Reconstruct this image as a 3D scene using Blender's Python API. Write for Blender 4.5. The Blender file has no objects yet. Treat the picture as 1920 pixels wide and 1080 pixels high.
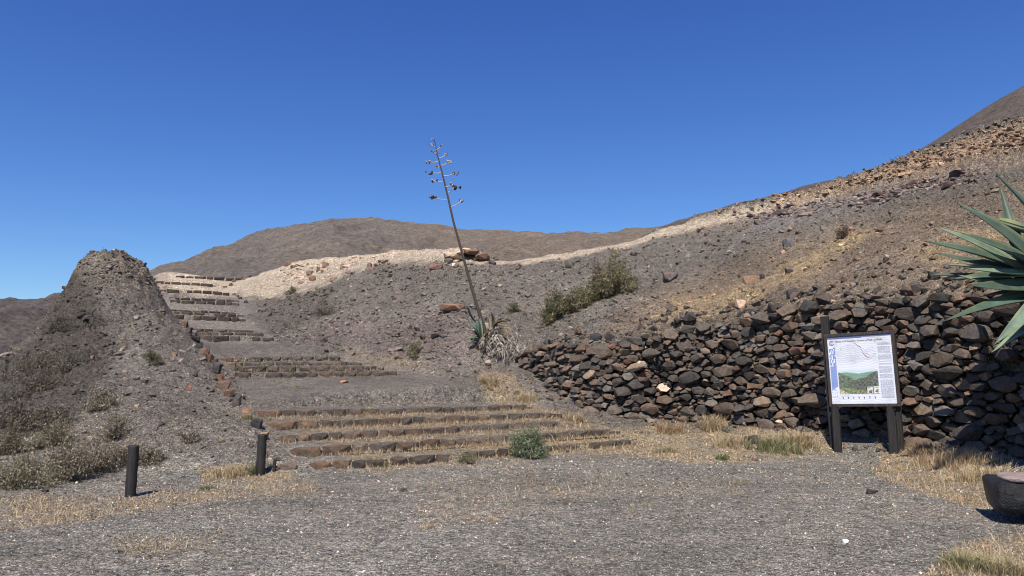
import bpy, bmesh, math, random
import numpy as np
from mathutils import Vector, Matrix

R = random.Random(7)
NR = np.random.default_rng(11)
SC = bpy.context.scene
COL = SC.collection

# ------------------------------------------------------------------ camera, sky, sun, exposure
F = 1400.0                                   # focal length in pixels of a 1920 wide picture
CAMZ = 1.6
TH = math.atan(150 / F)
cam = bpy.data.cameras.new('camera')
cam.sensor_width = 36.0
cam.lens = F / 1920 * 36
cam.clip_start = 0.05
cam.clip_end = 9000
cam_o = bpy.data.objects.new('camera', cam)
COL.objects.link(cam_o)
cam_o.location = (0, 0, CAMZ)
cam_o.rotation_euler = (math.pi / 2 + TH, 0, 0)
SC.camera = cam_o

SUN_EL, SUN_AZ = math.radians(56), math.radians(193)      # azimuth clockwise from +Y: behind the camera, a little left
world = bpy.data.worlds.new('World')
SC.world = world
world.use_nodes = True
wn = world.node_tree.nodes
wl = world.node_tree.links
bg = wn['Background']
sky = wn.new('ShaderNodeTexSky')
sky.sky_type = 'NISHITA'
sky.sun_disc = False
sky.sun_elevation = SUN_EL
sky.sun_rotation = SUN_AZ
sky.altitude = 350
sky.air_density = 1.0
sky.dust_density = 0.25
sky.ozone_density = 4.5
# the deep blue of clear dry air as this camera records it: a tone curve and gain for each channel of the sky
sep = wn.new('ShaderNodeSeparateColor'); comb = wn.new('ShaderNodeCombineColor')
wl.new(sky.outputs[0], sep.inputs[0])
for ch, (gain, power) in enumerate(((.557, 1.365), (.750, 1.255), (1.72, .92))):
    pw_ = wn.new('ShaderNodeMath'); pw_.operation = 'POWER'; pw_.inputs[1].default_value = power
    ml_ = wn.new('ShaderNodeMath'); ml_.operation = 'MULTIPLY'; ml_.inputs[1].default_value = gain
    wl.new(sep.outputs[ch], pw_.inputs[0]); wl.new(pw_.outputs[0], ml_.inputs[0]); wl.new(ml_.outputs[0], comb.inputs[ch])
wl.new(comb.outputs[0], bg.inputs[0])
bg.inputs[1].default_value = 0.066
sun = bpy.data.lights.new('sun', 'SUN')
sun.energy = 5.0
sun.angle = math.radians(0.5)
sun.color = (1.0, 0.93, 0.83)
sun_o = bpy.data.objects.new('sun', sun)
COL.objects.link(sun_o)
sd = Vector((math.sin(SUN_AZ) * math.cos(SUN_EL), math.cos(SUN_AZ) * math.cos(SUN_EL), math.sin(SUN_EL)))
sun_o.rotation_euler = sd.to_track_quat('Z', 'Y').to_euler()
sun_o.location = sd * 50
SC.view_settings.view_transform = 'Standard'
SC.view_settings.look = 'None'
SC.view_settings.exposure = 0.42
SC.view_settings.gamma = 1.0
SC.view_settings.use_curve_mapping = False
SC.cycles.filter_width = 1.05
SC.cycles.max_bounces = 6
SC.cycles.transparent_max_bounces = 6

# ------------------------------------------------------------------ helpers
ct, st_ = math.cos(TH), math.sin(TH)


def unp(px, py, d):
    """point seen at a pixel of the photograph, d metres ahead"""
    dx = (px - 960) / F
    up = (540 - py) / F
    y = ct - up * st_
    z = st_ + up * ct
    k = d / y
    return (dx * k, d, CAMZ + z * k)


def upz(px, z, d):
    """point at bearing px, height z, d metres ahead"""
    up = 0.0
    zz = (z - CAMZ) / d
    up = (zz * ct - st_) / (ct + zz * st_)
    return unp(px, 540 - up * F, d)


def proj(X, Y, Z):
    yc = Y * ct + (Z - CAMZ) * st_
    zc = -Y * st_ + (Z - CAMZ) * ct
    yc = np.maximum(yc, 0.05)
    return 960 + F * X / yc, 540 - F * zc / yc


def tag(o, label=None, cat=None, group=None, kind=None):
    if label: o['label'] = label
    if cat: o['category'] = cat
    if group: o['group'] = group
    if kind: o['kind'] = kind
    return o


def mesh_np(name, V, Fc, col=None, smooth=False):
    """mesh from arrays; Fc is a list of (n,k) index arrays"""
    me = bpy.data.meshes.new(name)
    V = np.asarray(V, dtype=np.float32)
    if not isinstance(Fc, list): Fc = [Fc]
    Fc = [np.asarray(f, dtype=np.int32) for f in Fc if len(f)]
    nl = sum(f.size for f in Fc)
    npoly = sum(len(f) for f in Fc)
    me.vertices.add(len(V)); me.vertices.foreach_set('co', V.ravel())
    me.loops.add(nl); me.loops.foreach_set('vertex_index', np.concatenate([f.ravel() for f in Fc]))
    me.polygons.add(npoly)
    tot = np.concatenate([np.full(len(f), f.shape[1], dtype=np.int32) for f in Fc])
    start = np.concatenate([[0], np.cumsum(tot)[:-1]]).astype(np.int32)
    me.polygons.foreach_set('loop_start', start)
    me.polygons.foreach_set('use_smooth', np.full(npoly, bool(smooth)))
    me.update(calc_edges=True)
    if col is not None:
        c = np.ones((len(V), 4), dtype=np.float32)
        c[:, :3] = col
        a = me.attributes.new('col', 'FLOAT_COLOR', 'POINT')
        a.data.foreach_set('color', c.ravel())
    return me


def link(name, me, mat=None, parent=None, loc=None):
    o = bpy.data.objects.new(name, me)
    COL.objects.link(o)
    if me is not None and mat is not None and len(me.materials) == 0: me.materials.append(mat)
    if parent is not None: o.parent = parent
    if loc is not None: o.location = loc
    return o


def empty(name, loc=(0, 0, 0), rz=0.0):
    o = bpy.data.objects.new(name, None)
    COL.objects.link(o)
    o.location = loc
    o.rotation_euler = (0, 0, rz)
    o.empty_display_size = 0.2
    return o


# numpy gradient noise -------------------------------------------------
_perm = np.arange(512) % 256
NR.shuffle(_perm[:256]); _perm[256:] = _perm[:256]
_ang = NR.uniform(0, 2 * np.pi, 256)
_gx, _gy = np.cos(_ang), np.sin(_ang)


def noise2(x, y):
    xi = np.floor(x).astype(np.int64); yi = np.floor(y).astype(np.int64)
    xf = x - xi; yf = y - yi
    u = xf * xf * xf * (xf * (xf * 6 - 15) + 10); v = yf * yf * yf * (yf * (yf * 6 - 15) + 10)

    def g(ix, iy, fx, fy):
        h = _perm[(_perm[ix & 255] + iy) & 255]
        return _gx[h] * fx + _gy[h] * fy
    a = g(xi, yi, xf, yf); b = g(xi + 1, yi, xf - 1, yf)
    c = g(xi, yi + 1, xf, yf - 1); d = g(xi + 1, yi + 1, xf - 1, yf - 1)
    return (a + u * (b - a)) * (1 - v) + (c + u * (d - c)) * v * 1.0


def fbm(x, y, o=5, r=0.5, ridged=False):
    s = np.zeros_like(x, dtype=float); a = 1.0; f = 1.0
    for i in range(o):
        n = noise2(x * f + 17.3 * i, y * f - 9.1 * i) * 1.4
        if ridged: n = 1 - 2 * np.abs(n)
        s += a * n; a *= r; f *= 2.03
    return s


def sstep(a, b, x):
    t = np.clip((x - a) / (b - a), 0, 1)
    return t * t * (3 - 2 * t)


def polydist(px, py, poly):
    """signed distance (pixels or metres) to a polygon, positive inside"""
    P = np.array(poly, float)
    n = len(P)
    px = np.asarray(px, float); py = np.asarray(py, float)
    if px.size > 200:
        lo = P.min(0) - 45; hi = P.max(0) + 45
        m = (px > lo[0]) & (px < hi[0]) & (py > lo[1]) & (py < hi[1])
        out = np.full(px.shape, -45.0)
        if m.any(): out[m] = _pd(px[m], py[m], P, n)
        return out
    return _pd(px, py, P, n)


def _pd(px, py, P, n):
    d2 = np.full(px.shape, 1e18); inside = np.zeros(px.shape, bool)
    for i in range(n):
        a = P[i]; b = P[(i + 1) % n]
        ab = b - a
        t = np.clip(((px - a[0]) * ab[0] + (py - a[1]) * ab[1]) / (ab @ ab + 1e-9), 0, 1)
        dx = px - a[0] - t * ab[0]; dy = py - a[1] - t * ab[1]
        d2 = np.minimum(d2, dx * dx + dy * dy)
        cond = (a[1] > py) != (b[1] > py)
        with np.errstate(divide='ignore', invalid='ignore'):
            xx = (b[0] - a[0]) * (py - a[1]) / (b[1] - a[1] + 1e-12) + a[0]
        inside ^= cond & (px < xx)
    d = np.sqrt(d2)
    return np.where(inside, d, -d)


def linedist(px, py, pts):
    P = np.array(pts, float)
    d2 = np.full(px.shape, 1e18)
    for i in range(len(P) - 1):
        a = P[i]; ab = P[i + 1] - a
        t = np.clip(((px - a[0]) * ab[0] + (py - a[1]) * ab[1]) / (ab @ ab + 1e-9), 0, 1)
        d2 = np.minimum(d2, (px - a[0] - t * ab[0]) ** 2 + (py - a[1] - t * ab[1]) ** 2)
    return np.sqrt(d2)


# ------------------------------------------------------------------ steps: top edge of each riser, left to right
# flight, [(px, py, d), ...] along the top edge, riser height in metres, tread depth in metres, courses
TIERS = [
    ('A', [(588, 864, 11.9), (700, 861, 12.5), (786, 855, 12.95), (952, 841, 14.05), (1080, 831, 15.0), (1188, 823, 16.0)], .135),
    ('A', [(549, 839, 12.5), (660, 833, 13.1), (786, 826, 13.75), (952, 816, 14.8), (1157, 803, 16.4)], .14),
    ('A', [(525, 815, 13.3), (640, 810, 13.95), (786, 803, 14.85), (930, 795, 15.9), (1069, 787, 16.9)], .135),
    ('A', [(509, 790, 14.2), (640, 787, 15.0), (786, 782, 15.85), (920, 778, 16.7), (1050, 772, 17.5)], .14),
    ('A', [(480, 769, 15.1), (610, 768, 15.9), (740, 766, 16.7), (870, 762, 17.5), (994, 757, 18.2)], .135),
    ('B', [(437, 697, 19.8), (546, 697.5, 20.1), (650, 696, 20.5), (748, 694, 21.0)], .15),
    ('B', [(430, 686, 20.4), (560, 686, 20.8), (715, 685, 21.5)], .12),
    ('B', [(416, 678, 21.0), (540, 678, 21.4), (673, 677, 22.0)], .12),
    ('B', [(411, 669, 21.7), (530, 668, 22.1), (647, 667, 22.6)], .12),
    ('C', [(368, 626, 26.5), (440, 628, 26.8), (510, 630, 27.2)], .22),
    ('C', [(364, 620.5, 27.2), (505, 624, 27.9)], .13),
    ('C', [(358, 614.5, 27.9), (488, 619, 28.6)], .11),
    ('D', [(327, 588.5, 30.4), (390, 592.5, 30.8), (457, 595, 31.4)], .2),
    ('D', [(325, 583.5, 31.1), (454, 589.5, 32.0)], .11),
    ('D', [(312, 579, 31.7), (444, 585.5, 32.6)], .1),
    ('E', [(318, 561.5, 33.9), (448, 566.5, 34.9)], .19),
    ('E', [(316, 556.5, 34.6), (445, 562, 35.6)], .12),
    ('F', [(298, 541.5, 36.8), (427, 546, 38.0)], .25),
    ('G', [(291, 526.5, 39.0), (423, 532.5, 40.2)], .22),
    ('H', [(328, 517, 41.4), (462, 520.5, 42.6)], .14),
]
for t in TIERS: pass
T3 = []
for fl, pts, h in TIERS:
    T3.append((fl, np.array([unp(*p) for p in pts]), h))

# ------------------------------------------------------------------ terrain height field
common, lower, upper = [], [], []
for fl, P, h in T3:
    for k in (0, len(P) // 2, -1):
        p = P[k]
        common.append((p[0], p[1] - 0.06, p[2] - h))
common.append(tuple(T3[4][1][0] + np.array([-.3, .7, .0]))); common.append(tuple(T3[4][1][-1] + np.array([-.3, .7, .02])))
C_PIX = [
    # crest on the left half
    (470, 519, 42.8), (520, 510, 41), (545, 497, 40.5), (640, 488, 38.5), (740, 476, 37), (850, 471, 35), (885, 474, 34.3),
    # bank and dark hillock in front of it
    (500, 548, 38.0), (565, 528, 38.2), (560, 549, 35.5), (620, 585, 30.5), (560, 605, 30.5), (530, 622, 29), (640, 516, 35.5),
    (700, 560, 30.5), (740, 500, 34), (700, 615, 26.5), (800, 560, 28.5), (800, 620, 25), (860, 605, 24.8), (900, 560, 27.5),
    (945, 610, 24.2), (1000, 540, 28), (850, 500, 32.5), (640, 652, 23.8), (720, 676, 22.8), (790, 688, 22.2), (860, 690, 22.2),
    (925, 694, 21.8), (600, 640, 24.9), (525, 640, 27.2), (700, 735, 17.7), (850, 725, 18.9), (600, 740, 17.3),
    (900, 720, 19.6), (560, 655, 23.6),
    # mound on the left
    (50, 745, 16.8), (100, 690, 19), (150, 610, 22.6), (195, 540, 25.2), (222, 477, 27.2), (182, 484, 27), (142, 503, 26.6),
    (262, 496, 27.6), (164, 489, 26.8), (202, 480, 27.1), (243, 483, 27.4), (277, 505, 27.8), (288, 517, 28), (296, 540, 28.1), (298, 560, 28.1), (250, 600, 22.8), (310, 655, 20), (355, 722, 17.3), (425, 775, 15.5),
    (250, 720, 16.2), (150, 760, 14.7), (345, 614, 27.2), (374, 652, 23.2), (402, 694, 20), (428, 740, 17.2), (470, 800, 13.7),
    (300, 590, 26), (230, 660, 19), (330, 610, 25.5),
    (135, 522, 26.1), (100, 572, 24.6), (60, 638, 22.2), (0, 702, 19.6), (-100, 768, 17.5), (-300, 800, 16), (-700, 820, 15),
    # foot of the mound
    (0, 890, 10.9), (150, 885, 11.2), (300, 879, 11.5), (420, 878, 11.7), (520, 880, 11.8), (-300, 880, 11),
    (0, 825, 13.2), (100, 815, 13.4), (300, 805, 13.1), (400, 800, 13.5), (460, 830, 12.5), (500, 858, 12.1),
    (0, 668, 45), (60, 662, 45), (130, 662, 46), (-200, 668, 45), (290, 516, 42.6),
]
def dens(pts, step=35):
    A = np.array(pts, float); xs = np.arange(A[0, 0], A[-1, 0], step)
    return [(x, np.interp(x, A[:, 0], A[:, 1]), np.interp(x, A[:, 0], A[:, 2])) for x in xs]


C_PIX += [p for p in dens(C_PIX[:7])[1:]]
common += [unp(*p) for p in C_PIX]
C_Z = [(220, 3.6, 31.5), (140, 1.4, 31), (60, 0.2, 28), (0, -.3, 25), (-100, -.4, 23), (-400, -.5, 22), (285, 3.6, 32), (262, 4.4, 36.5), (245, 5.2, 40.5),
       (100, .2, 38), (0, .0, 36), (460, 6.2, 47), (300, 5.6, 47), (640, 5.8, 44), (850, 5.4, 41), (150, 1.0, 50), (0, .5, 54),
       (-300, -1, 60), (100, -1.5, 62), (300, 0, 62), (500, 2, 62), (800, 2, 62), (-800, -1, 40), (-1500, -1, 20), (-900, .3, 12)]
common += [upz(*p) for p in C_Z]
for X in (-14, -8, -4, 0, 4, 8):
    for Y in (-5.5, -2, 2, 5.5, 8.2):
        common.append((X, Y, 0.0))
common += [(-2.0, 10.6, 0), (1, 11, 0), (-6.2, 9.3, 0), (-5.0, 10.3, .01), (13, -5, 0), (13, 0, 0), (2.2, 13, 0)]
L_PIX = [(1240, 786, 18.6), (1110, 772, 18.4), (1060, 745, 19.3), (1010, 716, 20.6), (975, 696, 21.7), (1180, 782, 18.3),
         (1400, 797, 17.4), (1480, 803, 16.7), (1560, 808, 15.8), (1640, 818, 15.2), (1700, 824, 14.7), (1800, 838, 13.8), (1900, 852, 13.1)]
lower += [unp(*p) for p in L_PIX]
lower += [upz(1573, .0, 15.0), upz(1679, .0, 14.1), upz(1300, .0, 15.5), upz(1450, .0, 14.7), upz(2000, .06, 11.5), upz(2200, .05, 10.2), upz(2500, .05, 8.6),
          upz(1900, .02, 10.5), upz(2100, .0, 8.5), upz(1600, .4, 22), upz(1250, 1.1, 24), upz(2000, .3, 18), upz(1500, 1, 30), upz(1150, 1.4, 26), upz(2400, .3, 25), unp(905, 492, 33.5), unp(950, 494, 33.5), unp(1000, 540, 28)]
U_PIX = [(975, 680, 22.3), (1040, 652, 21.0), (1110, 634, 19.8), (1170, 622, 19.5), (1240, 610, 19.5), (1320, 604, 19.0), (1400, 592, 18.3),
         (1480, 572, 17.6), (1560, 560, 16.8), (1640, 550, 16.2), (1700, 543, 15.7), (1800, 533, 14.8), (1900, 526, 14.0),
         (1080, 570, 25), (1240, 530, 25), (1400, 490, 24.2), (1600, 440, 22.8), (1750, 400, 21.4), (1900, 360, 19.8),
         (905, 492, 33.5), (950, 494, 33.5), (1060, 479, 33), (1170, 461, 32), (1240, 438, 31.5), (1380, 403, 30.5), (1540, 371, 29.5),
         (1660, 331, 28.5), (1740, 301, 27.5), (1850, 260, 26.5), (1920, 242, 26), (2100, 180, 24.5), (2400, 90, 22),
         (1180, 500, 28.5), (1300, 570, 21.5), (1500, 520, 20.4)]
CR = U_PIX[19:32]
CR = [(895, 489, 33.8)] + CR
upper += [unp(*p) for p in U_PIX + dens(CR[:1] + CR[2:])]
for px, py, d in CR:
    z = unp(px, py, d)[2]
    upper += [upz(px, z - .5, d + 4), upz(px, z - 3, d + 12), upz(px, z - 6, d + 32)]
upper += [upz(2000, 2.75, 12.4), upz(2200, 2.7, 11.0), upz(2500, 2.8, 9.4), upz(2200, 5.0, 17), upz(2600, 6, 16)]


def uv(X, Y):
    return X / (Y + 7.0) * 1.0, np.log(Y + 7.0)


print('crest', CR)


class TPS:
    def __init__(s, pts, lam=1e-4):
        P = np.array(pts, float)
        u, v = uv(P[:, 0], P[:, 1])
        s.c = np.stack([u, v], 1)
        n = len(P)
        K = s.k(s.c[:, None, :] - s.c[None]) + lam * np.eye(n)
        A = np.zeros((n + 3, n + 3)); A[:n, :n] = K; A[:n, n] = 1; A[:n, n + 1:] = s.c; A[n:, :n] = A[:n, n:].T
        b = np.zeros(n + 3); b[:n] = P[:, 2]
        s.w = np.linalg.solve(A, b)

    @staticmethod
    def k(d):
        r2 = (d ** 2).sum(-1) + 1e-12
        return r2 * np.log(r2) * .5

    def __call__(s, X, Y):
        u, v = uv(X, Y)
        q = np.stack([u, v], -1).reshape(-1, 2)
        out = np.empty(len(q))
        for i in range(0, len(q), 20000):
            d = q[i:i + 20000, None, :] - s.c[None]
            out[i:i + 20000] = s.k(d) @ s.w[:-3] + s.w[-3] + q[i:i + 20000] @ s.w[-2:]
        return out.reshape(np.shape(X))


tU = TPS(common + upper)
tL = TPS(common + lower)

# wall foot line in plan, left end to right
WALL = [unp(*p)[:2] for p in [(966, 692, 22.0), (1010, 716, 20.6), (1060, 745, 19.3), (1110, 772, 18.5), (1180, 783, 18.3), (1240, 787, 18.5),
                              (1330, 792, 18.0), (1400, 797, 17.3), (1480, 803, 16.6), (1560, 808, 15.75), (1640, 818, 15.1), (1700, 824, 14.6),
                              (1800, 838, 13.7), (1900, 852, 13.0), (2010, 870, 11.5)]]
WALL += [(10.6, 10.2), (13.5, 8.6)]
WALL = np.array(WALL)


def wall_side(X, Y):
    """signed plan distance behind the wall foot line (positive behind), and how far beyond its left end"""
    d2 = np.full(np.shape(X), 1e18); sg = np.zeros(np.shape(X)); past = np.zeros(np.shape(X))
    for i in range(len(WALL) - 1):
        a = WALL[i]; ab = WALL[i + 1] - a; L = math.hypot(*ab)
        tt = ((X - a[0]) * ab[0] + (Y - a[1]) * ab[1]) / (L * L)
        lo = -50 if i == 0 else 0
        hi = 50 if i == len(WALL) - 2 else 1
        t = np.clip(tt, lo, hi)
        dx = X - a[0] - t * ab[0]; dy = Y - a[1] - t * ab[1]
        dd = dx * dx + dy * dy
        m = dd < d2
        d2 = np.where(m, dd, d2)
        sg = np.where(m, np.sign(ab[0] * dy - ab[1] * dx), sg)
        if i == 0: past = np.where(m, np.maximum(0, -tt) * L, past)
        else: past = np.where(m, 0, past)
    return np.sqrt(d2) * sg, past


STRATA = [(1290, 440), (1300, 400), (1450, 380), (1640, 320), (1740, 285), (1930, 225), (1990, 225), (1990, 310), (1850, 320), (1700, 350), (1560, 385), (1400, 415)]
MOUNDTOP = [(125, 480), (230, 465), (320, 510), (305, 560), (270, 545), (200, 540), (150, 530)]
BANK = [(440, 520), (545, 480), (850, 460), (915, 480), (880, 497), (800, 490), (710, 497), (650, 512), (590, 540), (500, 562), (455, 555)]
OUTC = [(780, 590), (870, 575), (900, 640), (880, 680), (780, 680), (700, 665), (560, 640), (600, 610)]


TDEP = {'A': 1.15, 'B': .75, 'C': .75, 'D': .75, 'E': .8, 'F': 1.2, 'G': 1.2, 'H': 1.0}


def tier_coords(P, X, Y):
    a, b_ = P[0][:2], P[-1][:2]
    ab = b_ - a; L = np.linalg.norm(ab)
    t = ((X - a[0]) * ab[0] + (Y - a[1]) * ab[1]) / L ** 2
    # depth measured from the (slightly bent) line of the riser
    ts = ((P[:, 0] - a[0]) * ab[0] + (P[:, 1] - a[1]) * ab[1]) / L ** 2
    nn = np.array([-ab[1], ab[0]]) / L
    offs = (P[:, 0] - a[0]) * nn[0] + (P[:, 1] - a[1]) * nn[1]
    tc = np.clip(t, 0, 1)
    d = (X - a[0]) * nn[0] + (Y - a[1]) * nn[1] - np.interp(tc, ts, offs)
    return t, d, np.interp(tc, ts, P[:, 2]), L


def H(X, Y, detail=True):
    X = np.asarray(X, float); Y = np.asarray(Y, float)
    sd, past = wall_side(X, Y)
    past = np.minimum(past, 1.5)
    w = sstep(.42 - past * 1.2, .56 + past * 1.5, sd)
    z = np.zeros(X.shape)
    m = w < 1
    if m.any(): z[m] += tL(X[m], Y[m]) * (1 - w[m])
    m = w > 0
    if m.any(): z[m] += tU(X[m], Y[m]) * w[m]
    if detail:
        px, py = proj(X, Y, z)
        slope = sstep(.05, .6, z)                     # the lot stays smooth
        onstep = polydist(px, py, [(420, 663), (560, 655), (660, 664), (760, 690), (1010, 750), (1200, 822), (1180, 840), (590, 890), (470, 770), (425, 700)])
        onst2 = polydist(px, py, [(275, 505), (300, 514), (485, 514), (465, 560), (530, 640), (430, 672), (375, 645), (315, 590)])
        flat = 1 - sstep(-6, 4, np.maximum(onstep, onst2)) * .93
        amp = slope * flat * (1 - .5 * sstep(30, 34, Y))
        n = fbm(X * .55, Y * .55, 5, .52) * .085
        n2 = fbm(X * 2.2 + 40, Y * 2.2, 3, .5) * .022
        gul = fbm(X * .7 + Y * .25, Y * .14 - X * .05 + 5, 3, .5, True) * .11 * sstep(.4, 2, z)
        z = z + (n * 1.25 + n2 * 1.6 + gul * 1.2) * amp * (1 - .6 * sstep(-20, 20, polydist(px, py, [(120, 440), (340, 440), (320, 560), (110, 560)]))) + fbm(X * .8, Y * .8, 3) * .006
        ms = sstep(-12, 8, polydist(px, py, STRATA))
        m = ms > 0
        if m.any():
            z[m] += ms[m] * (fbm(X[m] * 1.0 + Y[m] * .9, Y[m] * 3.2 - X[m] * 1.6, 4, .55, True) * .17)
        mq = sstep(-15, 10, polydist(px, py, [(120, 470), (230, 455), (330, 510), (320, 600), (250, 640), (190, 700), (60, 760), (-60, 760), (-60, 690), (60, 620), (110, 550)]))
        mq = np.maximum(mq, ms * .9) * flat
        m = mq > 0
        if m.any():
            nz = fbm(X[m] * .35, Y[m] * .35, 3) * 3 + X[m] * .25
            q = (z[m] / .42 + nz) % 1.0
            z[m] += mq[m] * (np.minimum(q * 1.35, (1 - q) * 3.9) - .5) * .17
        for poly, a, fx in ((MOUNDTOP, .09, 1.2), (BANK, .07, 1.5), (OUTC, .10, 1.1)):
            mm = sstep(-8, 8, polydist(px, py, poly)); m = mm > 0
            if m.any(): z[m] += mm[m] * flat[m] * fbm(X[m] * fx, Y[m] * fx * 1.8, 4, .55, True) * a
    for fl, P, h in T3:
        m = (np.abs(X - P[:, 0].mean()) < 6) & (np.abs(Y - P[:, 1].mean()) < 5)
        if not m.any(): continue
        t, d, zt, L = tier_coords(P, X[m], Y[m])
        fr_ = 2.3 if fl in 'EFGH' else 1.0 if fl == 'A' else .9 if fl == 'D' else .6
        lim = np.where(d < 0, zt - h - .04 * np.clip(-d, 0, 3), zt - h + (h - .05) * np.clip(d / .12, 0, 1))
        lim = lim + (1 - sstep(-.01, .35 / L, t)) * .6 + (1 - sstep(-.01, .35 / L, 1 - t)) * .6 + sstep(fr_ * .75, fr_, -d) * .5 + sstep(TDEP[fl] * .8, TDEP[fl] + .3, d) * .5
        inn = (d > -fr_) & (d < TDEP[fl] + .3) & (t > -.01) & (t < 1.01)
        z[m] = np.where(inn, np.minimum(z[m], lim), z[m])
    return z


def ray(px, py, dmin=3.0, dmax=48.0):
    """where the sight line through a pixel meets the ground"""
    ds = np.exp(np.linspace(math.log(dmin), math.log(dmax), 260))
    P = np.array([unp(px, py, 1.0)]) - np.array([[0, 0, CAMZ]])
    h = H(P[0, 0] * ds, ds, False); Z = CAMZ + P[0, 2] * ds
    k = int(np.argmax(Z < h)) if (Z < h).any() else int(np.argmin(Z - h))
    ds = np.linspace(ds[max(0, k - 5)], ds[min(259, k + 7)], 90)
    X = P[0, 0] * ds; Z = CAMZ + P[0, 2] * ds
    h = H(X, ds)
    k = np.argmax(Z < h)
    if not (Z < h).any(): k = int(np.argmin(Z - h))
    return np.array([X[k], ds[k], h[k]])


# ------------------------------------------------------------------ colours by zone (what the ground is made of)
STRAWP = [
    ([(0, 935), (120, 930), (240, 935), (420, 905), (600, 905), (590, 922), (420, 935), (200, 968), (0, 990)], .52),
    ([(640, 860), (900, 832), (1180, 805), (1250, 795), (1560, 806), (1640, 815), (1560, 850), (1300, 872), (1180, 850), (1000, 852), (700, 885)], .8),
    ([(480, 785), (700, 780), (1000, 762), (1120, 790), (1180, 825), (900, 850), (700, 868)], .6),
    ([(1650, 830), (1900, 850), (1920, 950), (1850, 960), (1700, 915), (1640, 890)], .8),
    ([(1720, 1090), (1800, 1025), (1930, 1005), (1930, 1090)], .8),
    ([(1210, 600), (1260, 560), (1400, 535), (1470, 520), (1430, 560), (1330, 592)], 1.0),
    ([(1430, 525), (1600, 430), (1640, 432), (1500, 535)], 1.0),
    ([(1690, 480), (1780, 430), (1890, 425), (1870, 455), (1760, 500)], .85),
    ([(900, 692), (960, 705), (1015, 765), (940, 765), (900, 722)], .8),
    ([(380, 880), (520, 868), (560, 900), (380, 912)], .8),
    ([(800, 905), (960, 885), (1180, 892), (1420, 905), (1400, 925), (1050, 940), (860, 990), (780, 985)], .14),
    ([(200, 1010), (420, 1000), (400, 1030), (240, 1040)], .35),
    ([(640, 660), (760, 668), (800, 690), (700, 690)], .5),
    ([(780, 865), (1000, 855), (1000, 885), (820, 880)], .2),
]


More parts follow.
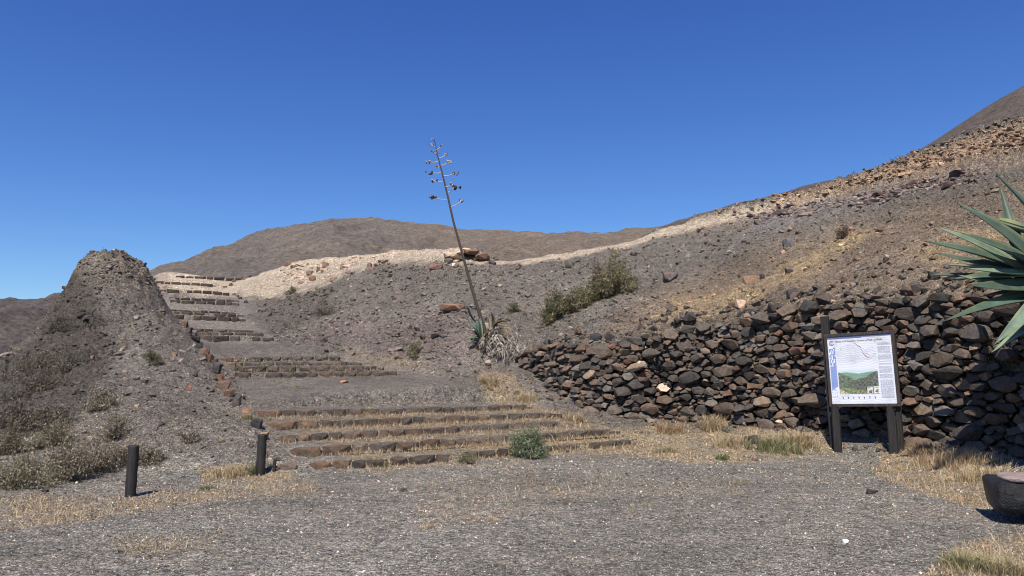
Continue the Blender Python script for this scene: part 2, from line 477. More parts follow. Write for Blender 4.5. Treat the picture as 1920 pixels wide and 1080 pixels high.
def zones(X, Y, Z):
    px, py = proj(X, Y, Z)
    j = fbm(X * .9, Y * .9, 4) * 10 + fbm(X * 5, Y * 5, 2) * 4
    jx = px + j; jy = py + fbm(X * .9 + 9, Y * .9, 4) * 8
    straw = np.zeros(X.shape)
    for poly, a in STRAWP:
        s = sstep(-9, 9, polydist(jx, jy, poly)) * a
        straw = np.maximum(straw, s)
    straw *= .45 + .55 * sstep(-.5, .5, fbm(X * 1.6 + 3, Y * 1.6, 4))
    # pale earth along the crest
    crest = [(300, 519), (470, 519), (520, 509), (545, 495), (640, 486), (740, 474), (850, 468), (905, 488)]
    crest2 = [(930, 492), (1060, 477), (1170, 459), (1240, 436), (1380, 401), (1540, 369), (1660, 329), (1740, 299), (1850, 257), (1930, 238)]
    cr = 1 - sstep(5, 13, linedist(jx, py, crest))
    wid = np.interp(px, [930, 1000, 1060, 1150, 1300, 1500, 1700, 1920], [3, 8, 8, 4, 9, 9, 7, 7])
    cr2 = 1 - sstep(.6, 1.5, linedist(px, jy * .5 + py * .5, crest2) / wid)
    bank = sstep(-7, 7, polydist(jx, jy, BANK + []))
    stair = sstep(-5, 5, polydist(jx, jy, [(285, 512), (470, 516), (440, 558), (300, 545)]))
    lft = sstep(-6, 6, polydist(jx, py, [(-100, 655), (140, 655), (60, 690), (20, 730), (-100, 720)])) * (Y > 24)
    landing = sstep(-5, 5, polydist(jx, py, [(300, 552), (460, 556), (470, 600), (520, 640), (380, 640), (330, 590)]))
    pale = np.maximum.reduce([cr, cr2 * .95, bank * .8, stair * .85, lft * .8])
    back = (Y > 26) & (Z > 2)
    pale = pale * back + lft * .0
    orange = sstep(-10, 10, polydist(jx, jy, [(1440, 375), (1640, 322), (1740, 285), (1930, 225), (1930, 265), (1740, 320), (1600, 352), (1460, 400)]))
    strata = sstep(-10, 10, polydist(jx, jy, STRATA))
    lav = sstep(-8, 8, polydist(jx, jy, [(1400, 420), (1480, 385), (1700, 350), (1720, 365), (1560, 400), (1420, 440)]))
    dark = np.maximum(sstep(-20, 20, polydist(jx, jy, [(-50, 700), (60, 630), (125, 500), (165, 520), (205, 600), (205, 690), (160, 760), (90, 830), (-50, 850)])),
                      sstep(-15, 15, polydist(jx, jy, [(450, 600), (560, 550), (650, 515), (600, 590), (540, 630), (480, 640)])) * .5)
    brown = sstep(-25, 25, polydist(jx, jy, [(1100, 640), (1200, 560), (1350, 500), (1500, 440), (1950, 330), (1950, 560), (1500, 600), (1300, 620)]))
    mauve = sstep(-8, 8, polydist(jx, jy, OUTC))
    lot = 1 - sstep(.05, .35, Z)
    c = np.zeros(X.shape + (3,))
    base = np.array([.172, .150, .125])
    c[:] = base

    def mix(c, m, k): return c * (1 - m[..., None]) + np.array(k) * m[..., None]
    c = mix(c, brown * .85, (.205, .155, .108))
    c = mix(c, mauve * .55, (.19, .15, .135))
    c = mix(c, lot, (.210, .196, .166))
    big = fbm(X * .35, Y * .35, 4)
    c = c * (1 + .24 * np.clip(big, -1, 1))[..., None]
    track = 1 - sstep(.35, .8, np.abs(np.abs(Y - 9.2 - .12 * X + .5 * np.sin(X * .35)) - .75))
    c = mix(c, track * lot * .4, (.275, .245, .20))
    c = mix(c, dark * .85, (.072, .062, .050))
    c = mix(c, strata * .75, (.27, .205, .15))
    c = mix(c, lav * .6, (.22, .20, .19))
    c = mix(c, np.clip(pale, 0, 1), (.52, .425, .315))
    c = mix(c, orange * .6, (.40, .27, .165))
    mt = sstep(-8, 6, polydist(jx, jy, MOUNDTOP)) * .4
    c = mix(c, mt, (.20, .165, .125))
    c = mix(c, landing * .6, (.25, .215, .185))
    dust = sstep(-.1, .5, fbm(X * .5 + 31, Y * .9, 3)) * lot * .65
    c = mix(c, dust, (.27, .24, .20))
    c = mix(c, straw * .85, (.37, .275, .155))
    return c, straw, pale, px, py


# ------------------------------------------------------------------ materials
def new_mat(name):
    m = bpy.data.materials.new(name)
    m.use_nodes = True
    nt = m.node_tree
    b = nt.nodes['Principled BSDF']
    b.inputs['Roughness'].default_value = .9
    b.inputs['Specular IOR Level'].default_value = .25
    return m, nt, b


def node(nt, t, **kw):
    n = nt.nodes.new(t)
    for k, v in kw.items():
        if k.startswith('i_'): n.inputs[k[2:].replace('_', ' ')].default_value = v
        else: setattr(n, k, v)
    return n


def ramp(nt, fac, stops, interp='LINEAR'):
    r = nt.nodes.new('ShaderNodeValToRGB')
    r.color_ramp.interpolation = interp
    el = r.color_ramp.elements
    while len(el) > 1: el.remove(el[-1])
    for i, (p, c) in enumerate(stops):
        e = el[0] if i == 0 else el.new(p)
        e.position = p
        e.color = (c[0], c[1], c[2], 1) if len(c) == 3 else c
    nt.links.new(fac, r.inputs[0])
    return r.outputs[0]


def g(v): return (v, v, v)


def mulc(nt, a, b, f=1.0, mode='MULTIPLY'):
    m = nt.nodes.new('ShaderNodeMix'); m.data_type = 'RGBA'; m.blend_type = mode
    m.inputs[0].default_value = f
    nt.links.new(a, m.inputs[6])
    if isinstance(b, tuple): m.inputs[7].default_value = (*b, 1)
    else: nt.links.new(b, m.inputs[7])
    return m.outputs[2]


def mat_ground():
    m, nt, b = new_mat('gravel and scree')
    L = nt.links
    at = node(nt, 'ShaderNodeAttribute', attribute_name='col')
    geo = node(nt, 'ShaderNodeNewGeometry')
    pos = geo.outputs['Position']
    col = at.outputs['Color']
    prev = None
    for sc, lo, hi, bd in ((62, .45, 1.75, .018), (25, .72, 1.32, .035), (9, .82, 1.2, .06)):
        v = node(nt, 'ShaderNodeTexVoronoi', voronoi_dimensions='3D', feature='F1')
        v.inputs['Scale'].default_value = sc
        v.inputs['Randomness'].default_value = 1
        wob = node(nt, 'ShaderNodeTexNoise'); wob.inputs['Scale'].default_value = sc * .6; wob.inputs['Detail'].default_value = 1
        L.new(pos, wob.inputs['Vector'])
        ad = node(nt, 'ShaderNodeVectorMath', operation='MULTIPLY_ADD')
        L.new(wob.outputs['Color'], ad.inputs[0]); ad.inputs[1].default_value = (1.2 / sc,) * 3; L.new(pos, ad.inputs[2])
        L.new(ad.outputs[0], v.inputs['Vector'])
        sep = node(nt, 'ShaderNodeSeparateColor'); L.new(v.outputs['Color'], sep.inputs[0])
        r = ramp(nt, sep.outputs[0], [(0, g(lo * .8)), (.25, g(lo + .2)), (.6, g(1.0)), (.9, g(hi * .8)), (1, g(hi * 1.15))])
        col = mulc(nt, col, r)
        bm = node(nt, 'ShaderNodeBump'); bm.inputs['Strength'].default_value = .8; bm.inputs['Distance'].default_value = bd
        inv = node(nt, 'ShaderNodeMath', operation='SUBTRACT'); inv.inputs[0].default_value = 1; L.new(v.outputs['Distance'], inv.inputs[1])
        L.new(inv.outputs[0], bm.inputs['Height'])
        if prev is not None: L.new(prev, bm.inputs['Normal'])
        prev = bm.outputs[0]
    n = node(nt, 'ShaderNodeTexNoise'); n.inputs['Scale'].default_value = 3.2; n.inputs['Detail'].default_value = 8; n.inputs['Roughness'].default_value = .68
    L.new(pos, n.inputs['Vector'])
    col = mulc(nt, col, ramp(nt, n.outputs['Fac'], [(.25, g(.74)), (.5, g(1.0)), (.75, g(1.26))]))
    bm = node(nt, 'ShaderNodeBump'); bm.inputs['Strength'].default_value = .75; bm.inputs['Distance'].default_value = .10
    L.new(n.outputs['Fac'], bm.inputs['Height']); L.new(prev, bm.inputs['Normal'])
    L.new(bm.outputs[0], b.inputs['Normal'])
    L.new(col, b.inputs['Base Color'])
    return m


def mat_rock(name='stone', source='attr', stops=None, scale=9.0):
    m, nt, b = new_mat(name)
    L = nt.links
    if source == 'attr':
        col = node(nt, 'ShaderNodeAttribute', attribute_name='col').outputs['Color']
    else:
        oi = node(nt, 'ShaderNodeObjectInfo')
        col = ramp(nt, oi.outputs['Random'], stops)
    geo = node(nt, 'ShaderNodeNewGeometry')
    n = node(nt, 'ShaderNodeTexNoise'); n.inputs['Scale'].default_value = scale; n.inputs['Detail'].default_value = 7; n.inputs['Roughness'].default_value = .7
    L.new(geo.outputs['Position'], n.inputs['Vector'])
    col = mulc(nt, col, ramp(nt, n.outputs['Fac'], [(.28, g(.5)), (.5, g(1.0)), (.72, g(1.5))]))
    n3 = node(nt, 'ShaderNodeTexNoise'); n3.inputs['Scale'].default_value = scale * .45; n3.inputs['Detail'].default_value = 3
    L.new(geo.outputs['Position'], n3.inputs['Vector'])
    col = mulc(nt, col, ramp(nt, n3.outputs['Fac'], [(.4, (1, 1, 1)), (.65, (1.35, 1.02, .8))]), .6)
    n2 = node(nt, 'ShaderNodeTexVoronoi'); n2.inputs['Scale'].default_value = scale * 4
    L.new(geo.outputs['Position'], n2.inputs['Vector'])
    bm = node(nt, 'ShaderNodeBump'); bm.inputs['Strength'].default_value = .7; bm.inputs['Distance'].default_value = .05
    L.new(n.outputs['Fac'], bm.inputs['Height'])
    bm2 = node(nt, 'ShaderNodeBump'); bm2.inputs['Strength'].default_value = .5; bm2.inputs['Distance'].default_value = .008
    L.new(n2.outputs['Distance'], bm2.inputs['Height']); L.new(bm.outputs[0], bm2.inputs['Normal'])
    L.new(bm2.outputs[0], b.inputs['Normal'])
    L.new(col, b.inputs['Base Color'])
    b.inputs['Roughness'].default_value = .85
    return m


def mat_leafy(name, rough=.6, trans=.0, island=.25):
    m, nt, b = new_mat(name)
    L = nt.links
    col = node(nt, 'ShaderNodeAttribute', attribute_name='col').outputs['Color']
    geo = node(nt, 'ShaderNodeNewGeometry')
    col = mulc(nt, col, ramp(nt, geo.outputs['Random Per Island'], [(0, g(1 - island)), (1, g(1 + island))]))
    L.new(col, b.inputs['Base Color'])
    b.inputs['Roughness'].default_value = rough
    return m


M_GROUND = mat_ground()
M_ROCK = mat_rock('weathered volcanic stone', scale=12)
M_SCREE = mat_rock('loose scree', scale=14)
M_GRASS = mat_leafy('dry grass', .7)
M_LEAF = mat_leafy('shrub leaves', .65, island=.4)
M_TWIG = mat_leafy('dry twigs', .9)


def mat_agave():
    m, nt, b = new_mat('agave leaf')
    L = nt.links
    col = node(nt, 'ShaderNodeAttribute', attribute_name='col').outputs['Color']
    tc = node(nt, 'ShaderNodeTexCoord')
    n = node(nt, 'ShaderNodeTexNoise'); n.inputs['Scale'].default_value = 6; n.inputs['Detail'].default_value = 5
    L.new(tc.outputs['Object'], n.inputs['Vector'])
    col = mulc(nt, col, ramp(nt, n.outputs['Fac'], [(.3, (.75, .8, .8)), (.55, (1, 1, 1)), (.75, (1.25, 1.2, 1.0))]))
    L.new(col, b.inputs['Base Color'])
    b.inputs['Roughness'].default_value = .38
    b.inputs['Specular IOR Level'].default_value = .5
    bm = node(nt, 'ShaderNodeBump'); bm.inputs['Strength'].default_value = .15; bm.inputs['Distance'].default_value = .01
    L.new(n.outputs['Fac'], bm.inputs['Height']); L.new(bm.outputs[0], b.inputs['Normal'])
    return m


M_AGAVE = mat_agave()


def mat_wood(name, c0, c1):
    m, nt, b = new_mat(name)
    L = nt.links
    tc = node(nt, 'ShaderNodeTexCoord')
    mp = node(nt, 'ShaderNodeMapping'); mp.inputs['Scale'].default_value = (26, 26, 2.2)
    L.new(tc.outputs['Object'], mp.inputs['Vector'])
    n = node(nt, 'ShaderNodeTexNoise'); n.inputs['Scale'].default_value = 1.4; n.inputs['Detail'].default_value = 6; n.inputs['Roughness'].default_value = .7
    L.new(mp.outputs[0], n.inputs['Vector'])
    col = ramp(nt, n.outputs['Fac'], [(.3, c0), (.7, c1)])
    L.new(col, b.inputs['Base Color'])
    bm = node(nt, 'ShaderNodeBump'); bm.inputs['Strength'].default_value = .6; bm.inputs['Distance'].default_value = .006
    L.new(n.outputs['Fac'], bm.inputs['Height']); L.new(bm.outputs[0], b.inputs['Normal'])
    b.inputs['Roughness'].default_value = .7
    return m


M_POST = mat_wood('tarred wood', (.012, .012, .012), (.045, .04, .038))
M_FRAME = mat_wood('weathered dark frame', (.02, .018, .018), (.085, .07, .062))


def mat_flat(name, rough=.5, spec=.4):
    m, nt, b = new_mat(name)
    nt.links.new(node(nt, 'ShaderNodeAttribute', attribute_name='col').outputs['Color'], b.inputs['Base Color'])
    b.inputs['Roughness'].default_value = rough
    b.inputs['Specular IOR Level'].default_value = spec
    return m


M_PRINT = mat_flat('printed sheet', .45)
_nt = M_PRINT.node_tree
_b = _nt.nodes['Principled BSDF']
_tc = node(_nt, 'ShaderNodeTexCoord'); _n = node(_nt, 'ShaderNodeTexNoise'); _n.inputs['Scale'].default_value = 3.5; _n.inputs['Detail'].default_value = 6
_nt.links.new(_tc.outputs['Object'], _n.inputs['Vector'])
_src = _b.inputs['Base Color'].links[0].from_socket
_nt.links.new(mulc(_nt, _src, ramp(_nt, _n.outputs['Fac'], [(.3, (.80, .79, .76)), (.5, (.97, .97, .97)), (.7, (1.03, 1.03, 1.04))])), _b.inputs['Base Color'])
_w = node(_nt, 'ShaderNodeTexWave'); _w.inputs['Scale'].default_value = 7; _w.inputs['Distortion'].default_value = 9; _w.bands_direction = 'Z'
_nt.links.new(_tc.outputs['Object'], _w.inputs['Vector'])
_bp = node(_nt, 'ShaderNodeBump'); _bp.inputs['Strength'].default_value = .12; _bp.inputs['Distance'].default_value = .01
_nt.links.new(_w.outputs['Fac'], _bp.inputs['Height']); _nt.links.new(_bp.outputs[0], _b.inputs['Normal'])

# ------------------------------------------------------------------ terrain mesh
NU, NV = 900, 520
us = np.concatenate([np.linspace(-1.15, -.60, 60, endpoint=False), np.linspace(-.60, .62, NU - 110), np.linspace(.62, 1.5, 51)[1:]])
vs = np.log(np.concatenate([np.linspace(.8, 11, 60, endpoint=False), np.exp(np.linspace(math.log(11), math.log(54), NV - 100)), np.linspace(54.5, 72, 40)]))
UU, VV = np.meshgrid(us, vs)
YY = np.exp(VV) - 7.0
XX = UU * (YY + 7.0)
ZZ = H(XX, YY)
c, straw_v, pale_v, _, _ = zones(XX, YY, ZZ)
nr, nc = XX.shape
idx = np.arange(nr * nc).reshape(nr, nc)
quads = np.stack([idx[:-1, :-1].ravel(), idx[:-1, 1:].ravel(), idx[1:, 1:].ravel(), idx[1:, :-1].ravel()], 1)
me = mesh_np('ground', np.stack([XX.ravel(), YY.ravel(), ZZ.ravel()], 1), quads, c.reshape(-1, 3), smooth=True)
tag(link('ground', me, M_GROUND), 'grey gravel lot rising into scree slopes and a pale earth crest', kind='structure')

# far plain
pl = np.array([(-4000, -500, -4), (4000, -500, -4), (4000, 7000, -4), (-4000, 7000, -4)], float)
me = mesh_np('plain', pl, np.array([[0, 1, 2, 3]]), np.tile([[.17, .15, .13]], (4, 1)))
tag(link('plain', me, M_GROUND), 'low dry plain around the hills', kind='structure')


# ------------------------------------------------------------------ far hills
def mat_hill():
    m, nt, b = new_mat('hillside')
    L = nt.links
    col = node(nt, 'ShaderNodeAttribute', attribute_name='col').outputs['Color']
    geo = node(nt, 'ShaderNodeNewGeometry')
    prev = None
    for sc, lo, hi, bd in ((4.0, .6, 1.45, .4), (1.1, .6, 1.4, .8), (.22, .75, 1.22, 2.0)):
        n = node(nt, 'ShaderNodeTexNoise'); n.inputs['Scale'].default_value = sc; n.inputs['Detail'].default_value = 9; n.inputs['Roughness'].default_value = .72
        L.new(geo.outputs['Position'], n.inputs['Vector'])
        col = mulc(nt, col, ramp(nt, n.outputs['Fac'], [(.3, g(lo)), (.5, g(1)), (.7, g(hi))]))
        bm = node(nt, 'ShaderNodeBump'); bm.inputs['Strength'].default_value = .8; bm.inputs['Distance'].default_value = bd
        L.new(n.outputs['Fac'], bm.inputs['Height'])
        if prev is not None: L.new(prev, bm.inputs['Normal'])
        prev = bm.outputs[0]
    v = node(nt, 'ShaderNodeTexVoronoi'); v.inputs['Scale'].default_value = 1.3
    L.new(geo.outputs['Position'], v.inputs['Vector'])
    col = mulc(nt, col, ramp(nt, v.outputs['Distance'], [(.08, g(.42)), (.3, g(1)), (.8, g(1.12))]))
    L.new(prev, b.inputs['Normal'])
    L.new(col, b.inputs['Base Color'])
    return m


M_HILL = mat_hill()


def hill(name, label, sil, dc, df, pyf, colf, nx=520, ny=150, amp=1.0, back=1.0):
    xs = np.linspace(sil[0][0], sil[-1][0], nx)
    S = np.array(sil, float)
    ys = np.interp(xs, S[:, 0], S[:, 1])
    k = np.ones(9) / 9
    ys = np.convolve(np.pad(ys, 12, mode='edge'), np.ones(25) / 25, 'valid') if nx > 100 else ys
    dcs = np.interp(xs, S[:, 0], S[:, 2]) if S.shape[1] > 2 else np.full(nx, dc)
    ts = np.linspace(0, 1, ny)
    V = np.zeros((ny + 25, nx, 3))
    for i, t in enumerate(ts):
        d = df + (dcs - df) * t ** 1.35
        s = np.sin(t * math.pi / 2) ** .9
        pf = np.maximum(pyf, ys + 25)
        py = pf + (ys - pf) * s
        dx = (xs - 960) / F; up = (540 - py) / F
        kk = d / (ct - up * st_)
        V[i] = np.stack([dx * kk, d, CAMZ + (st_ + up * ct) * kk], 1)
    top = V[ny - 1]
    for j in range(25):
        q = (j + 1) / 25
        d = dcs * (1 + .6 * q * back)
        V[ny + j, :, 0] = top[:, 0] * (1 + .6 * q * back); V[ny + j, :, 1] = d; V[ny + j, :, 2] = top[:, 2] * (1 - q ** 1.4) - 4 * q
    X, Y, Z = V[..., 0], V[..., 1], V[..., 2]
    tt = np.concatenate([ts, np.ones(25)])[:, None]
    fade = sstep(0, .2, tt) * (1 - sstep(.6, .96, tt))
    gl = fbm(X * .035, Y * .012 + Z * .03, 5, .55, True) * 1.6 + fbm(X * .15, Z * .2 + Y * .05, 4) * .5
    Z = Z + gl * amp * 1.1 * fade + fbm(X * .5, Y * .1, 3) * .03 * amp
    col = colf(X, Y, Z, tt * np.ones_like(X))
    n0, n1 = X.shape
    idx = np.arange(n0 * n1).reshape(n0, n1)
    quads = np.stack([idx[:-1, :-1].ravel(), idx[:-1, 1:].ravel(), idx[1:, 1:].ravel(), idx[1:, :-1].ravel()], 1)
    me = mesh_np(name, np.stack([X.ravel(), Y.ravel(), Z.ravel()], 1), quads, col.reshape(-1, 3), smooth=True)
    return tag(link(name, me, M_HILL), label, kind='structure')


def hc(a, b_, sc=.05):
    def f(X, Y, Z, T):
        px, py = proj(X, Y, Z)
        m = sstep(-.5, .6, fbm(X * sc, Y * sc * .5 + Z * sc * 2, 5))
        side = np.clip(sstep(600, 1000, px) * .6 + m * .55, 0, 1)
        return np.array(a)[None, None] * (1 - side[..., None]) + np.array(b_)[None, None] * side[..., None]
    return f


hill('hill', 'broad dark brown hill behind the pale crest',
     [(120, 590), (200, 560), (270, 532), (320, 511), (370, 492), (430, 466), (480, 444), (530, 429), (600, 418), (660, 413), (710, 413), (770, 420), (850, 430),
      (960, 438), (1060, 441), (1140, 441), (1190, 436), (1240, 429), (1340, 408), (1450, 382), (1560, 352)], 210, 75, 580,
     hc((.165, .142, .122), (.21, .165, .122)), amp=1.0)
hill('mountain', 'steep dark slope rising behind the right end of the crest',
     [(1040, 640), (1120, 520), (1190, 464), (1240, 432), (1300, 414), (1380, 389), (1440, 375), (1500, 359), (1560, 343), (1620, 327), (1680, 305), (1740, 272), (1800, 232),
      (1860, 193), (1920, 160), (2000, 118), (2200, 50), (2500, 0)], 130, 55, 470,
     hc((.12, .098, .085), (.14, .112, .092)), amp=.55)
hill('hill', 'low dark hill beyond the mound at the left edge',
     [(-700, 620), (-400, 600), (-200, 588), (0, 577), (60, 570), (110, 565), (180, 560), (260, 570), (360, 600)], 160, 70, 690,
     hc((.11, .096, .09), (.15, .12, .095)), nx=300, amp=.9)


# ------------------------------------------------------------------ rocks
def hull(points):
    bm = bmesh.new()
    for p in points: bm.verts.new(p)
    r = bmesh.ops.convex_hull(bm, input=bm.verts)
    junk = list({e for e in r['geom_interior'] + r['geom_unused'] if isinstance(e, bmesh.types.BMVert)})
    if junk: bmesh.ops.delete(bm, geom=junk, context='VERTS')
    bm.verts.ensure_lookup_table()
    bmesh.ops.recalc_face_normals(bm, faces=bm.faces)
    V = np.array([v.co[:] for v in bm.verts])
    Fc = np.array([[v.index for v in f.verts] for f in bm.faces if len(f.verts) == 3])
    bm.verts.index_update()
    Fc = np.array([[v.index for v in f.verts] for f in bm.faces])
    bm.free()
    return V, Fc


def rand_rock(n=15, sq=(1, .8, .65), box=.5):
    pts = NR.normal(size=(n, 3))
    pts /= np.linalg.norm(pts, axis=1)[:, None]
    pts = np.sign(pts) * np.abs(pts) ** box
    pts *= (NR.uniform(.75, 1.0, (n, 1))) * np.array(sq) * .5 / np.abs(pts).max(0)
    return hull(pts)


ROCKS = [rand_rock(13 + i % 5, (1, NR.uniform(.6, .95), NR.uniform(.45, .8)), .55) for i in range(14)]
PEB = []
for i in range(8):
    V = np.array([(1, 0, 0), (-1, 0, 0), (0, 1, 0), (0, -1, 0), (0, 0, 1), (0, 0, -1)], float) * NR.uniform(.5, 1, (6, 1)) + NR.normal(size=(6, 3)) * .15
    V *= np.array([1, .9, .8]) * .5
    PEB.append((V, np.array([(0, 2, 4), (2, 1, 4), (1, 3, 4), (3, 0, 4), (2, 0, 5), (1, 2, 5), (3, 1, 5), (0, 3, 5)])))


def rotmats(n, tilt=1.0):
    a = NR.uniform(0, 2 * np.pi, n); b = NR.normal(size=n) * .5 * tilt; c = NR.normal(size=n) * .5 * tilt
    ca, sa, cb, sb, cc, sc = np.cos(a), np.sin(a), np.cos(b), np.sin(b), np.cos(c), np.sin(c)
    z = np.zeros(n); o = np.ones(n)
    Rz = np.stack([ca, -sa, z, sa, ca, z, z, z, o], 1).reshape(n, 3, 3)
    Rx = np.stack([o, z, z, z, cb, -sb, z, sb, cb], 1).reshape(n, 3, 3)
    Ry = np.stack([cc, z, sc, z, o, z, -sc, z, cc], 1).reshape(n, 3, 3)
    return Rx @ Ry @ Rz


def scatter(lib, P, S, colr, tilt=1.0):
    """joined arrays of library rocks at P with size S and colour colr"""
    n = len(P)
    k = NR.integers(0, len(lib), n)
    Rm = rotmats(n, tilt)
    Vs, Fs, Cs = [], [], []
    off = 0
    for i, (V, Fc) in enumerate(lib):
        m = np.where(k == i)[0]
        if not len(m): continue
        W = np.einsum('nij,vj->nvi', Rm[m], V) * S[m][:, None, None] + P[m][:, None, :]
        nv = len(V)
        Vs.append(W.reshape(-1, 3))
        Fs.append((Fc[None] + (np.arange(len(m)) * nv)[:, None, None]).reshape(-1, 3) + off)
        Cs.append(np.repeat(colr[m], nv, axis=0))
        off += nv * len(m)
    return np.concatenate(Vs), np.concatenate(Fs), np.concatenate(Cs)


def sample(n, ymin, ymax, pw=1.0, margin=.08):
    """points spread over the ground, thinner with distance"""
    a, b_ = math.log(ymin), math.log(ymax)
    Y = np.exp(NR.uniform(a, b_, n)) if pw == 1 else (ymin ** (1 - pw) + NR.uniform(0, 1, n) * (ymax ** (1 - pw) - ymin ** (1 - pw))) ** (1 / (1 - pw))
    X = NR.uniform(-.686 - margin, .686 + margin, n) * Y
    return X, Y


# pebbles on the lot
X, Y = sample(105000, 5.2, 17, 1.0, .03)
Z = H(X, Y)
cz, sw, pv, px, py = zones(X, Y, Z)
keep = (Z < .9)
X, Y, Z, cz = X[keep], Y[keep], Z[keep], cz[keep]
S = np.exp(NR.normal(math.log(.0165), .45, len(X))) * np.clip(Y / 9, .75, 1.5)
shade = NR.choice([.45, .8, 1.0, 1.35, 2.0, 3.0], len(X), p=[.24, .25, .24, .14, .09, .04])[:, None]
tint = 1 + NR.normal(size=(len(X), 3)) * .05
V, Fc, Cc = scatter(PEB, np.stack([X, Y, Z + S * .1], 1), S, np.clip(cz * shade * tint, .01, .75))
tag(link('gravel', mesh_np('gravel', V, Fc, Cc), M_SCREE), 'loose grey pebbles strewn over the lot', kind='stuff')

# scree on the slopes
X, Y = sample(125000, 11, 46, .6, .02)
Z = H(X, Y)
cz, sw, pv, px, py = zones(X, Y, Z)
sd_, past_ = wall_side(X, Y)
keep = (Z > .12) & ~((np.abs(sd_) < .5) & (past_ < .1)) & (py < 900)
keep &= ~((polydist(px, py, [(440, 775), (500, 765), (1000, 752), (1200, 822), (590, 888), (530, 850)]) > 0) & (NR.uniform(size=len(X)) < .85))
X, Y, Z, cz, pv, px, py = X[keep], Y[keep], Z[keep], cz[keep], pv[keep], px[keep], py[keep]
S = np.exp(NR.normal(math.log(.042), .62, len(X))) * np.clip(Y / 24, .55, 1.4)
smooth_zone = polydist(px, py, [(285, 512), (480, 512), (470, 560), (520, 640), (760, 690), (990, 755), (480, 765), (420, 690), (380, 645), (320, 590)]) > 0
S = np.where(smooth_zone, np.minimum(S, .05) * .6, np.minimum(S, .3))
S = np.where(pv > .3, np.minimum(S * .75, .07), S)
shade = NR.choice([.45, .72, 1.0, 1.25, 1.8], len(X), p=[.26, .30, .26, .13, .05])[:, None]
shade = np.where(pv[:, None] > .3, np.clip(shade, .7, 1.2), shade)
tint = 1 + NR.normal(size=(len(X), 3)) * np.where(pv[:, None] > .3, .02, .05)
big_ = S > .11
V1, F1, C1 = scatter(PEB, np.stack([X, Y, Z + S * .12], 1)[~big_], S[~big_], np.clip(cz * shade * tint, .012, .7)[~big_])
V2, F2, C2 = scatter(ROCKS, np.stack([X, Y, Z + S * .1], 1)[big_], S[big_], np.clip(cz * shade * tint, .012, .7)[big_])
V, Fc, Cc = np.concatenate([V1, V2]), np.concatenate([F1, F2 + len(V1)]), np.concatenate([C1, C2])
tag(link('scree', mesh_np('scree', V, Fc, Cc), M_SCREE), 'loose broken stones lying on the slopes', kind='stuff')


def rock_obj(name, px, py, wpx, hpx, colr, label=None, cat='rock', group=None, sink=.2, lib=None, d=None, parent=None, box=None, deep=.8, n=18):
    """a single stone whose outline fills wpx by hpx at a pixel, resting on the ground"""
    p = ray(px, py + hpx * .35) if d is None else np.array(unp(px, py + hpx * .35, d))
    k = p[1] / F
    w, h = wpx * k, hpx * k
    V, Fc = rand_rock(n, (1, 1, 1), box or .5)
    V = V * np.array([w, w * deep, h * (1 + sink)])
    V2 = V.copy()
    a = R.uniform(-.25, .25)
    V2[:, 0] = V[:, 0] * math.cos(a) - V[:, 1] * math.sin(a); V2[:, 1] = V[:, 0] * math.sin(a) + V[:, 1] * math.cos(a)
    V2[:, 2] += h * .5 - h * sink * .5
    me = mesh_np(name, V2, Fc, np.array(colr)[None])
    o = link(name, me, M_ROCK, parent, loc=(p[0], p[1] + w * .15, p[2] - h * .12))
    if parent is None: tag(o, label, cat, group)
    return o


DK, DG, BR, RD, OC, PA, GY = (.045, .045, .048), (.075, .07, .068), (.12, .08, .058), (.155, .09, .064), (.22, .15, .10), (.5, .42, .33), (.17, .155, .145)


def stone_col():
    c = R.choices([(.058, .054, .050), (.083, .074, .066), (.108, .089, .072), (.138, .104, .079), (.138, .085, .063), (.185, .15, .115), (.13, .122, .11)], [16, 24, 28, 14, 3, 5, 10])[0]
    f = R.uniform(.72, 1.2)
    return tuple(min(.5, v * f) for v in c)


# ------------------------------------------------------------------ steps
ORD = ['lowest', 'second', 'third', 'fourth', 'top']
FN = {'A': ('the wide bottom flight of five', 5), 'B': ('the middle flight of four', 4), 'C': ('the flight of three above the long gravel landing', 3),
      'D': ('the narrow flight halfway up the hill', 3), 'E': ('the pair below the pale upper landings', 2), 'F': ('', 1), 'G': ('', 1), 'H': ('', 1)}
cnt = {}
RISERG = []


def block(w, h, dep, slantcap=0):
    """a rough squared stone, front at y=0, base at z=0"""
    pts = []
    j = lambda s: R.uniform(-s, s)
    for x in (-.5, .5):
        for z in (0, 1):
            c_ = .06 * w
            pts.append((x * w * .96 + j(.03 * w) - np.sign(x) * R.uniform(0, .09) * w, j(.03), z * h + j(.06) * h * 2 * .5))
            pts.append((x * w * .98 + j(.02 * w), dep * .35 + j(.03), z * h * R.uniform(.9, 1.04) - .02))
            pts.append((x * w * .9 + j(.03 * w), dep, z * h * .9 - .04))
    for k in range(5):
        pts.append((j(.33) * w, -R.uniform(.015, .05), h * R.uniform(.2, .85)))
    for k in range(2):
        pts.append((j(.35) * w, dep * .3, h * R.uniform(.98, 1.1)))
    return hull(pts)


def polyline_at(P, s):
    seg = np.linalg.norm(np.diff(P[:, :2], axis=0), axis=1)
    cs = np.concatenate([[0], np.cumsum(seg)])
    return np.array([np.interp(s, cs, P[:, i]) for i in range(3)]), cs[-1]


